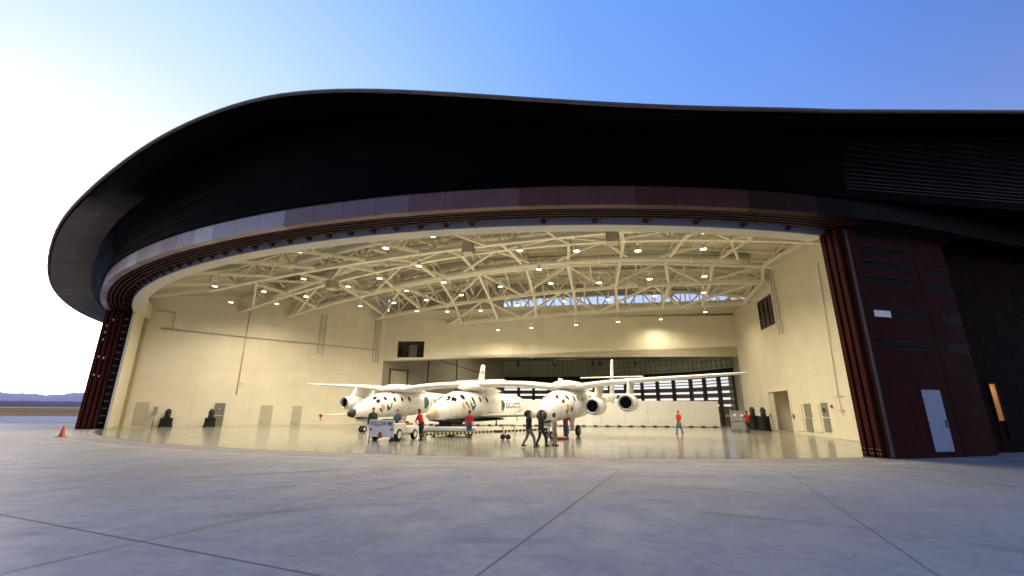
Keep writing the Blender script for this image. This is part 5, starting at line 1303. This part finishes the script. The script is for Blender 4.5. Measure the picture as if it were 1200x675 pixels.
person('person in pale blue shirt crouching in the shadow beyond the boards', (28.0, 57.0, fz_), R_(200), 'jeans', 'blackc', crouch=True, hands=((-.15, .35, .5), (.15, .35, .5)))

# ================================================================== SKY, SUN, CAMERA
wd = bpy.data.worlds.new('World'); sc.world = wd; wd.use_nodes = True
nt = wd.node_tree; N_ = nt.nodes; Lk = nt.links; bg = N_['Background']; bg.inputs['Strength'].default_value = 1.0
SUN_AZ, SUN_EL = -57., 5.
gdir = Vector((sind(SUN_AZ)*cosd(SUN_EL), cosd(SUN_AZ)*cosd(SUN_EL), sind(SUN_EL)))
glowd = Vector((sind(-50)*cosd(3), cosd(-50)*cosd(3), sind(3)))
tc = N_.new('ShaderNodeTexCoord'); nm = N_.new('ShaderNodeVectorMath'); nm.operation = 'NORMALIZE'; Lk.new(tc.outputs['Generated'], nm.inputs[0])
dt = N_.new('ShaderNodeVectorMath'); dt.operation = 'DOT_PRODUCT'; dt.inputs[1].default_value = glowd; Lk.new(nm.outputs[0], dt.inputs[0])
def wm(op, a, b=None, clamp=False):
    n = N_.new('ShaderNodeMath'); n.operation = op; n.use_clamp = clamp
    for i, v in enumerate((a, b)):
        if v is None: continue
        if isinstance(v, (int, float)): n.inputs[i].default_value = v
        else: Lk.new(v, n.inputs[i])
    return n.outputs[0]
f01 = wm('ADD', wm('MULTIPLY', dt.outputs['Value'], .5), .5)
rp = N_.new('ShaderNodeValToRGB'); e = rp.color_ramp.elements
stops = [(0, (.13, .145, .34)), (.22, (.10, .16, .43)), (.38, (.045, .14, .56)), (.52, (.09, .26, .83)), (.70, (.15, .36, .93)), (.80, (.24, .47, .96)), (.875, (.40, .62, .98)), (.93, (.58, .77, 1.0)), (.962, (.85, .93, 1)), (.985, (1, 1, 1))]
rp.color_ramp.interpolation = 'B_SPLINE'
while len(e) < len(stops): e.new(.5)
for i, (p, c) in enumerate(stops): e[i].position = p; e[i].color = (*c, 1)
Lk.new(f01, rp.inputs[0])
sp = N_.new('ShaderNodeSeparateXYZ'); Lk.new(nm.outputs[0], sp.inputs[0])
hz = wm('POWER', wm('SUBTRACT', 1., wm('MAXIMUM', sp.outputs[2], 0.), True), 3.5)
fr = wm('ADD', wm('MULTIPLY', dt.outputs['Value'], .42), .62, True)
hmix = wm('MULTIPLY', wm('MULTIPLY', hz, fr), 1.15, True)
mx = N_.new('ShaderNodeMix'); mx.data_type = 'RGBA'; Lk.new(hmix, mx.inputs['Factor']); Lk.new(rp.outputs[0], mx.inputs['A']); mx.inputs['B'].default_value = (1.12, 1.06, 1.04, 1)
sky = N_.new('ShaderNodeTexSky'); sky.sky_type = 'NISHITA'; sky.sun_disc = False; sky.sun_elevation = R_(SUN_EL); sky.sun_rotation = R_(SUN_AZ)
sk = N_.new('ShaderNodeMix'); sk.data_type = 'RGBA'; sk.blend_type = 'ADD'; sk.inputs['Factor'].default_value = .06; Lk.new(mx.outputs['Result'], sk.inputs['A']); Lk.new(sky.outputs[0], sk.inputs['B'])
gl = N_.new('ShaderNodeMapRange'); gl.interpolation_type = 'SMOOTHSTEP'; Lk.new(dt.outputs['Value'], gl.inputs[0])
for i, v in enumerate((.95, 1.0, 0., 3.0)): gl.inputs[i+1].default_value = v
gm = N_.new('ShaderNodeMix'); gm.data_type = 'RGBA'; gm.blend_type = 'MULTIPLY'; gm.inputs['Factor'].default_value = 1; gm.inputs['A'].default_value = (1, .90, .80, 1); Lk.new(gl.outputs[0], gm.inputs['B'])
sa = N_.new('ShaderNodeMix'); sa.data_type = 'RGBA'; sa.blend_type = 'ADD'; sa.inputs['Factor'].default_value = 1; Lk.new(sk.outputs['Result'], sa.inputs['A']); Lk.new(gm.outputs['Result'], sa.inputs['B'])
Lk.new(sa.outputs['Result'], bg.inputs['Color'])
sun = bpy.data.lights.new('sun', 'SUN'); sun.energy = 1.3; sun.angle = R_(18); sun.color = (1, .80, .64)
so = bpy.data.objects.new('sun', sun); COL.objects.link(so); so.rotation_euler = (-gdir).to_track_quat('-Z', 'Y').to_euler()

cam = bpy.data.cameras.new('camera'); co = bpy.data.objects.new('camera', cam); COL.objects.link(co); sc.camera = co
cam.sensor_width = 36; cam.lens = 36*507/1200.; cam.clip_end = 20000; cam.clip_start = .1
pitch = math.atan(142/507.); roll = R_(.38)
fwv = Vector((0, math.cos(pitch), math.sin(pitch))); up0 = Vector((0, -math.sin(pitch), math.cos(pitch))); r0 = Vector((1, 0, 0))
rv = r0*math.cos(roll)+up0*math.sin(roll); uv_ = up0*math.cos(roll)-r0*math.sin(roll)
mw = Matrix((rv, uv_, -fwv)).transposed().to_4x4(); mw.translation = (0, 0, 1.9); co.matrix_world = mw
sc.view_settings.view_transform = 'Standard'; sc.view_settings.look = 'None'; sc.view_settings.exposure = 0; sc.view_settings.gamma = 1
sc.render.engine = 'CYCLES'; cy = sc.cycles; cy.use_denoising = True; cy.max_bounces = 8; cy.diffuse_bounces = 5; cy.glossy_bounces = 3; cy.transparent_max_bounces = 8
cy.sample_clamp_indirect = 6; cy.caustics_reflective = False; cy.caustics_refractive = False
try: cy.denoiser = 'OPENIMAGEDENOISE'
except Exception: pass
